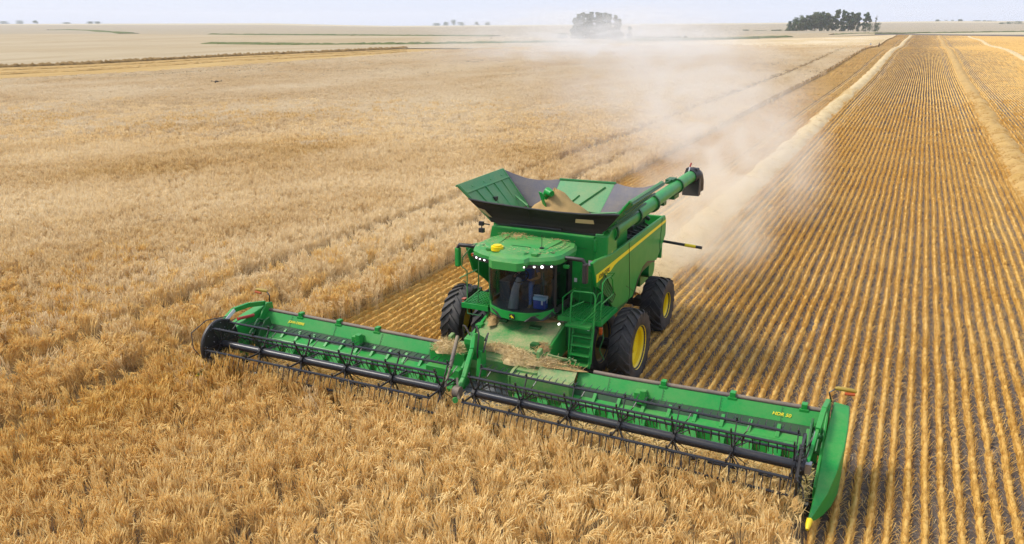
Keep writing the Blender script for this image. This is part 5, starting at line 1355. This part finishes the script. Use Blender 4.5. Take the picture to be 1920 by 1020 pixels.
tag(heap("straw_heap", (.38, -3.20, 1.30), (.46, .26, .32), 1000, M['straw'], (.05, .16), seed=2), "biggest straw heap, in the middle at the foot of the feeder house", "straw heap", SG)
tag(heap("straw_heap", (1.02, -3.25, 1.40), (.40, .22, .15), 420, M['straw'], (.12, .30), .6, seed=3), "stalky dull straw tangle to the right of the biggest heap", "straw heap", SG)
tag(heap("straw_heap", (-.25, -2.95, 1.40), (.60, .17, .18), 700, M['straw'], (.05, .16), seed=4), "straw roll lying across the lower edge of the feeder house", "straw heap", SG)
tag(heap("straw_heap", (-1.02, -1.75, 1.74), (.20, .42, .18), 160, M['grain'], (.04, .1), seed=5), "chaff drift along the left top edge of the feeder house", "straw heap", SG)
tag(heap("straw_heap", (-.15, -1.50, 1.83), (1.0, .14, .14), 260, M['grain'], (.04, .1), seed=6), "brown chaff band under the cab front", "straw heap", SG)
tag(heap("straw_heap", (.72, -2.65, 1.50), (.17, .30, .16), 160, M['grain'], (.05, .15), seed=7), "chaff lump by the hose coupler on the feeder house", "straw heap", SG)
tag(heap("straw_heap", (1.45, -3.30, 1.44), (.60, .14, .05), 200, M['grain'], (.05, .15), seed=8), "thin chaff layer on the cover in front of the ladder", "straw heap", SG)
tag(heap("chaff", (-.76, -1.05, 3.862), (.42, .36, .035), 220, M['grain'], (.03, .07), .3, seed=9), "tan chaff patch lying on the cab roof", "chaff", kind="stuff")
tag(heap("chaff", (.42, -.95, 3.848), (.17, .11, .03), 60, M['grain'], (.03, .06), .3, seed=10), "small chaff patch at the right rear of the cab roof", "chaff", kind="stuff")
g_ = np.random.default_rng(5); V = []; F = []
for q in range(420):
    x, y = XO+g_.uniform(-1.1, 1.1), g_.uniform(-2.35, -.75); a = g_.uniform(0, 6.28); l = g_.uniform(.01, .05); d = np.array([math.cos(a), math.sin(a), 0])*l; sd = np.array([-math.sin(a), math.cos(a), 0])*.006; p0 = np.array([x, y, 3.862]); j = len(V); V += [p0-d-sd, p0-d+sd, p0+d+sd, p0+d-sd]; F.append((j, j+1, j+2, j+3))
tag(arr_obj("chaff", np.array(V), np.array(F), M['straw'], cols=np.full(len(V), .6)), "loose chaff flecks sprinkled over the cab roof", "chaff", kind="stuff")
# grain heaped in the tank
V = []; F = []; nr, na = 16, 40
for i in range(nr+1):
    for j in range(na):
        a = 2*math.pi*j/na; q = i/nr; rad = 1.30*q*(1+.10*math.sin(2*a+.7)+.06*math.sin(5*a))
        x, y = -.66+rad*math.cos(a), 1.32+rad*.72*math.sin(a)
        V.append((x, y, 4.80-.86*rad**.9*(1-.10*math.cos(a))+.15*field_noise(x*2.6, y*2.6, 1, 4)+.06*rng.random()))
for i in range(nr):
    for j in range(na): F.append((i*na+j, i*na+(j+1) % na, (i+1)*na+(j+1) % na, (i+1)*na+j))
tag(arr_obj("grain", np.array(V), np.array(F), M['grain'], smooth=True), "tan grain heaped round the green spout inside the open tank", "grain", kind="stuff")

# ------------------------------------------------------------------ trees and bushes
def leaf_mat(name, a, b):
    k = N(name); p = k.pos(); t = k.n("ShaderNodeAttribute"); t.attribute_name = "tint"
    k.set(k.mix(t.outputs["Fac"], a, b), .7, 0, .2); tr = k.n("ShaderNodeBsdfTranslucent"); tr.inputs[0].default_value = (*b, 1)
    ms = k.n("ShaderNodeMixShader"); ms.inputs[0].default_value = .2; k.l(k.b.outputs[0], ms.inputs[1]); k.l(tr.outputs[0], ms.inputs[2]); k.l(ms.outputs[0], k.out.inputs[0]); return k.m
M['leaf'] = leaf_mat("dark_foliage", (.045, .085, .038), (.12, .18, .075)); M['leaf2'] = leaf_mat("olive_foliage", (.06, .09, .035), (.15, .19, .08)); M['bark'] = field_mat("bark", (.10, .08, .06), (.16, .14, .11), (.07, .06, .05), 2, (1, 1, .2), 0)
def zpix(v, s): return 9.28-s*(v-45)/(FPX*1.07)
def plant(name, u, vtop, wpx, s, label, cat, group, kind='round', mat='leaf', gap=.0, base=None):
    x, y = at(u, s); z0 = hz(x, y)-.1; top = zpix(vtop, s); h = max(1.2, top-z0); wd = wpx*s/FPX
    o = empty(name, (x, y, z0), label, cat, group); g = np.random.default_rng(int(u*13+vtop*7))
    lean = g.normal(0, .04)*h
    m = MB(); rt = max(.06, h*.018)
    m.tube([(x, y, z0), (x+lean*.3, y, z0+h*.45), (x+lean, y, z0+h*.92)], [rt, rt*.7, rt*.15], 7)
    for i in range(6):
        a = g.uniform(0, 6.28); t = g.uniform(.3, .75); m.tube([(x+lean*t, y, z0+h*t), (x+lean*t+wd*.18*math.cos(a), y+wd*.18*math.sin(a), z0+h*(t+.08)), (x+lean*t+wd*.36*math.cos(a), y+wd*.36*math.sin(a), z0+h*(t+.2))], [rt*.45, rt*.3, rt*.08], 5)
    m.build("trunk", M['bark'], o, smooth=True)
    V = []; F = []; T = []
    ncl = int({'round': 40, 'cone': 34, 'tall': 30, 'bush': 16, 'bare': 6}[kind]*(1-gap)); lz = max(.15, h*.027, s/FPX*.30)
    for c in range(ncl):
        a = g.uniform(0, 6.28)
        if kind == 'cone': t = g.uniform(.04, .98); r = wd*.5*(1-t)**.8*g.uniform(.3, 1)
        elif kind == 'tall': t = g.uniform(.05, .97); r = wd*.42*math.sin(math.pi*min(1, t*.8+.2))**.5*g.uniform(.1, 1)
        elif kind == 'bush': t = g.uniform(.08, .85); r = wd*.45*math.sqrt(max(.05, 1-t*t))*g.uniform(.1, 1)
        elif kind == 'bare': t = g.uniform(.3, .95); r = wd*.35*g.uniform(.2, 1)
        else: t = g.uniform(.10 if gap < .3 else .3, .92); r = wd*.46*math.sin(math.pi*min(1, t*.72+.22))**.6*g.uniform(.15, 1)
        cxx, cyy, czz = x+lean*t+r*math.cos(a), y+r*math.sin(a), z0+h*t; cr = {'round': .18, 'tall': .27, 'cone': .19, 'bush': .28, 'bare': .12}[kind]*wd*g.uniform(.7, 1.25)
        sh = g.uniform(.1, .9)
        for q in range(72 if kind != 'bare' else 20):
            d = g.normal(0, 1, 3); d = d/np.linalg.norm(d)*cr*g.random()**.4; d[2] *= .85; ctr = np.array([cxx, cyy, czz])+d
            ctr[2] = min(max(ctr[2], z0+.1), top)
            u_ = g.normal(0, 1, 3); u_ /= np.linalg.norm(u_); v_ = np.cross(u_, g.normal(0, 1, 3)); v_ /= np.linalg.norm(v_); l = lz*g.uniform(.7, 1.5); j = len(V)
            V += [ctr-u_*l, ctr+v_*l*.7, ctr+u_*l, ctr-v_*l*.7]; F.append((j, j+1, j+2, j+3)); T += [float(np.clip(sh+g.normal(0, .2), 0, 1))]*4
    c = arr_obj("crown", np.array(V), np.array(F), M[mat], cols=np.array(T)); c.parent = o; c.matrix_parent_inverse = Matrix.Translation(-Vector(o.location)) if False else Matrix.Identity(4)
    c.location = (-x, -y, -z0)
    return o
GR = "windbreak trees at upper right"
for (u, v, w_, kd, mt, gp, lb) in (
    (1480, 40, 15, 'cone', 'leaf', 0, "low dark cone shaped tree at the left end of the windbreak"),
    (1491, 33, 22, 'round', 'leaf', 0, "dark rounded tree second from the left end of the windbreak"),
    (1502, 28.5, 22, 'round', 'leaf2', 0, "olive green full tree third from the left end of the windbreak"),
    (1512, 28, 20, 'round', 'leaf', 0, "dense dark tree left of the broad tallest crown in the windbreak"),
    (1526, 21.5, 27, 'round', 'leaf2', 0, "broadest tall olive crown in the left half of the windbreak"),
    (1536, 24, 18, 'round', 'leaf', 0, "dark tree tucked right of the broadest windbreak crown"),
    (1545, 22, 18, 'round', 'leaf', .35, "open crowned tree with sky showing through, middle of the windbreak"),
    (1553, 23.5, 18, 'round', 'leaf2', .2, "olive tree just right of the open crowned windbreak tree"),
    (1560, 30, 14, 'round', 'leaf', 0, "shorter dark tree beside the slim tall windbreak tree"),
    (1567, 18, 11, 'tall', 'leaf2', 0, "slim tall tree standing left of the gap in the windbreak"),
    (1580, 19, 13, 'tall', 'leaf', 0, "slim tall dark tree standing right of the gap in the windbreak"),
    (1590, 22, 18, 'round', 'leaf', 0, "full dark tree right of the slim tree after the gap"),
    (1599, 24, 14, 'round', 'leaf2', .1, "olive tree whose crown leans towards the right"),
    (1607, 21.5, 13, 'round', 'leaf', .3, "lean tree with an overhanging top at the right of the windbreak"),
    (1622, 22, 16, 'round', 'leaf', .35, "lone airy tree standing apart on the right"),
    (1639, 26, 8, 'bare', 'leaf2', 0, "thin nearly bare tree at the right end of the windbreak")):
    plant("windbreak_tree", u, v, w_, 740, lb, "tree", GR, kd, mt, gp)
for (u, v, w_, lb) in ((1607, 44, 10, "low bush at the foot of the leaning windbreak trees"), (1619, 42, 8, "narrow bush below the lone airy tree"), (1630, 43, 16, "wide dark bush below the lone airy tree"), (1642, 41, 14, "dark bush at the far right foot of the windbreak")):
    plant("bush", u, v, w_, 738, lb, "bush", "bushes under the windbreak", 'bush')
GC = "dust veiled spruces in the middle"
for i, (u, v, w_, kd, lb) in enumerate((
    (1058, 62, 24, 'bush', "low rounded growth left of the dust veiled clump"), (1077, 34, 15, 'cone', "leftmost tall spruce of the dust veiled clump"), (1086, 27, 15, 'cone', "second spruce from the left in the dust veiled clump"), (1094, 24.5, 15, 'cone', "third spruce from the left in the dust veiled clump"),
    (1102, 26, 15, 'cone', "fourth spruce from the left in the dust veiled clump"), (1110, 23.5, 15, 'cone', "fifth spruce from the left in the dust veiled clump"), (1118, 24, 15, 'cone', "spruce in the very middle of the dust veiled clump"), (1126, 24.5, 15, 'cone', "fifth spruce from the right in the dust veiled clump"),
    (1134, 25, 15, 'cone', "fourth spruce from the right in the dust veiled clump"), (1143, 26.5, 15, 'cone', "third spruce from the right in the dust veiled clump"), (1152, 29, 14, 'cone', "second spruce from the right in the dust veiled clump"), (1161, 36, 16, 'cone', "shorter rightmost spruce of the dust veiled clump"),
    (1181, 49, 8, 'tall', "slim poplar standing just right of the dust veiled clump"))):
    plant("bush" if kd == 'bush' else "poplar_tree" if kd == 'tall' else "spruce_tree", u, v, w_*1.25, 415+(i*7) % 20, lb, "bush" if kd == 'bush' else "tree", GC, kd)
for (u, v, w_) in ((1198, 67, 18), (1213, 68.5, 16), (1228, 69, 16), (1243, 68, 15), (1258, 68.5, 14), (1272, 67.5, 13), (1285, 66.5, 9)):
    plant("bush", u, v, w_, 470, "grey green bush in the row trailing right from the dusty clump", "bush", "bush row right of the dusty clump", 'bush', 'leaf2')
for (u, v, w_, s, lb) in ((1331, 61, 6, 800, "tiny lone bush farthest left on the pale slope"), (1361, 58, 12, 760, "small rounded bush alone on the pale slope"), (1398, 55.5, 15, 760, "round dark bush midway along the pale slope"), (1426, 57, 24, 760, "wide low bush left of the windbreak"), (1450, 56, 12, 760, "rounded bush of the pair next to the windbreak"), (1461, 55.5, 12, 760, "taller narrow bush touching the windbreak's left end"),
    (868, 74, 9, 400, "leftmost of three small bushes on the green strip"), (895, 77, 7, 400, "lowest middle one of three small bushes on the green strip"), (921, 73, 9, 400, "upright right one of three small bushes on the green strip")):
    plant("bush", u, v, w_, s, lb, "bush", "small field bushes", 'bush')
for (u, v, w_, lb) in ((8, 40, 18, "flat shrub on the skyline at the far left edge"), (38, 38.5, 20, "largest skyline shrub near the left edge"), (67, 38.5, 10, "narrow upright skyline shrub right of the largest one"), (126, 42, 14, "lone low skyline shrub between two groups"), (170, 40.5, 12, "left shrub of the skyline pair"), (184, 40.5, 14, "right shrub of the skyline pair"),
    (818, 43.5, 18, "low shrub at the left of the middle skyline row"), (836, 41, 14, "shrub second in the middle skyline row"), (850, 36.5, 13, "tallest pointed shrub of the middle skyline row"), (864, 41.5, 16, "shrub right of the tallest in the middle skyline row"), (894, 41, 9, "small separate shrub of the middle skyline row"), (914, 40, 10, "pale last shrub of the middle skyline row")):
    plant("skyline_shrub", u, v, w_, 2380, lb, "shrub", "shrubs along the left skyline", 'bush')
for (u, v, w_, kd, lb) in ((1757, 37, 9, 'bush', "first small tree of the airy skyline trio"), (1771, 37.5, 8, 'bare', "thin bare skyline tree"), (1785, 37, 9, 'bare', "second thin bare skyline tree, twiggy"), (1798, 36.5, 9, 'bush', "small pointed tree closing the airy skyline trio"), (1832, 38.5, 16, 'bush', "rounded shrub on the right skyline"), (1844, 38.5, 5, 'bush', "tiny shrub beside the rounded skyline shrub"), (1853, 39, 6, 'bush', "tiny upright shrub on the right skyline"), (1861, 39.5, 9, 'bush', "low shrub left of the dark hedge clumps")):
    plant("skyline_shrub", u, v, w_, 2100, lb, "shrub", "shrubs along the right skyline", kd)
for (u, v, w_, lb) in ((1878, 42.5, 10, "smallest dark hedge clump at the right skyline"), (1891, 41, 18, "middle dark hedge clump at the right skyline"), (1909, 40, 24, "largest dark hedge clump at the right picture edge")):
    plant("hedge_clump", u, v, w_, 1500, lb, "hedge", "hedge clumps at upper right", 'bush')

# ------------------------------------------------------------------ dust thrown up by the combine
def dust(c, r, dens, nsc, label, col=(.93, .88, .80), soft=1.0, cut=.40, rot=0):
    m = MB(); m.ball((0, 0, 0), 1.0, 20, 12); o = m.build("dust", None, None, org=(0, 0, 0)) if False else None
    me = bpy.data.meshes.new("dust"); me.from_pydata(m.v, [], m.f); bm = bmesh.new(); bm.from_mesh(me); bmesh.ops.remove_doubles(bm, verts=bm.verts, dist=1e-4); bmesh.ops.recalc_face_normals(bm, faces=bm.faces); bm.to_mesh(me); bm.free()
    o = bpy.data.objects.new("dust", me); COL.objects.link(o); o.location = c; o.scale = r; o.rotation_euler = (0, 0, rot)
    k = N("airborne_dust"); k.t.nodes.remove(k.b)
    v = k.n("ShaderNodeVolumePrincipled"); v.inputs["Color"].default_value = (*col, 1); v.inputs["Anisotropy"].default_value = .2
    tc = k.n("ShaderNodeTexCoord").outputs["Object"]
    ln = k.n("ShaderNodeVectorMath", operation='LENGTH'); k.l(tc, ln.inputs[0])
    fall = k.math('POWER', k.math('SUBTRACT', 1.0, ln.outputs["Value"], True), soft)
    nz = k.noise(nsc, 5, .6, tc, 1.2)
    d = k.math('MULTIPLY', k.math('SUBTRACT', nz, cut, True), 5.0); d = k.math('MULTIPLY', k.math('MULTIPLY', d, fall), dens)
    k.l(d, v.inputs["Density"]); k.l(v.outputs[0], k.out.inputs["Volume"]); me.materials.append(k.m)
    tag(o, label, "dust", kind="stuff"); return o
dust((.9, 11.5, 1.2), (3.7, 7, 2.8), .60, 2.2, "dense dust boiling out behind the rear tyre", (.97, .90, .74))
dust((.9, 21, 2.4), (4.8, 9, 4.4), .30, 2.3, "dust billow over the windrow behind the combine", (.98, .94, .84))
dust((-5, 36, 3.2), (9.5, 18, 5.8), .115, 2.5, "paler dust drifting left over the barley edge", (.985, .965, .90))
dust((-17, 72, 5), (14, 34, 8.5), .042, 3.0, "tall dust plume rising over the barley", (.985, .99, .97))
dust((-62, 175, 5), (36, 70, 10), .05, 3.0, "thin far dust veil before the spruces", (.985, .99, .97))
g_ = np.random.default_rng(21); V = []; F = []; T = []
for q in range(900):
    y = 5.6+g_.exponential(4.5); x = g_.normal(-.1, .55+.13*(y-5)); z = max(.15, g_.normal(1.3-.05*(y-5), .55)); d = g_.normal(0, 1, 3); d = d/np.linalg.norm(d)*g_.uniform(.02, .10); sd = np.cross(d, g_.normal(0, 1, 3)); sd = sd/np.linalg.norm(sd)*g_.uniform(.004, .010)
    p0 = np.array([x, y, z]); j = len(V); V += [p0-d-sd, p0-d+sd, p0+d+sd, p0+d-sd]; F.append((j, j+1, j+2, j+3)); T += [float(g_.uniform(.2, .9))]*4
tag(arr_obj("chaff", np.array(V), np.array(F), M['straw'], cols=np.array(T)), "chopped straw and chaff flying out behind the combine", "chaff", kind="stuff")
# ------------------------------------------------------------------ the hazy air of the far fields
HAZE = 0.00016
m = MB(); m.box((-3200, -700, -12), (2600, 3600, 60))
me = bpy.data.meshes.new("haze"); me.from_pydata(m.v, [], m.f); o = bpy.data.objects.new("haze", me); COL.objects.link(o)
k = N("haze_air"); k.t.nodes.remove(k.b); v = k.n("ShaderNodeVolumePrincipled"); v.inputs["Color"].default_value = (.90, .93, 1, 1); v.inputs["Density"].default_value = HAZE
k.l(v.outputs[0], k.out.inputs["Volume"]); me.materials.append(k.m); tag(o, "pale haze softening the far fields and skyline", "haze", kind="stuff")
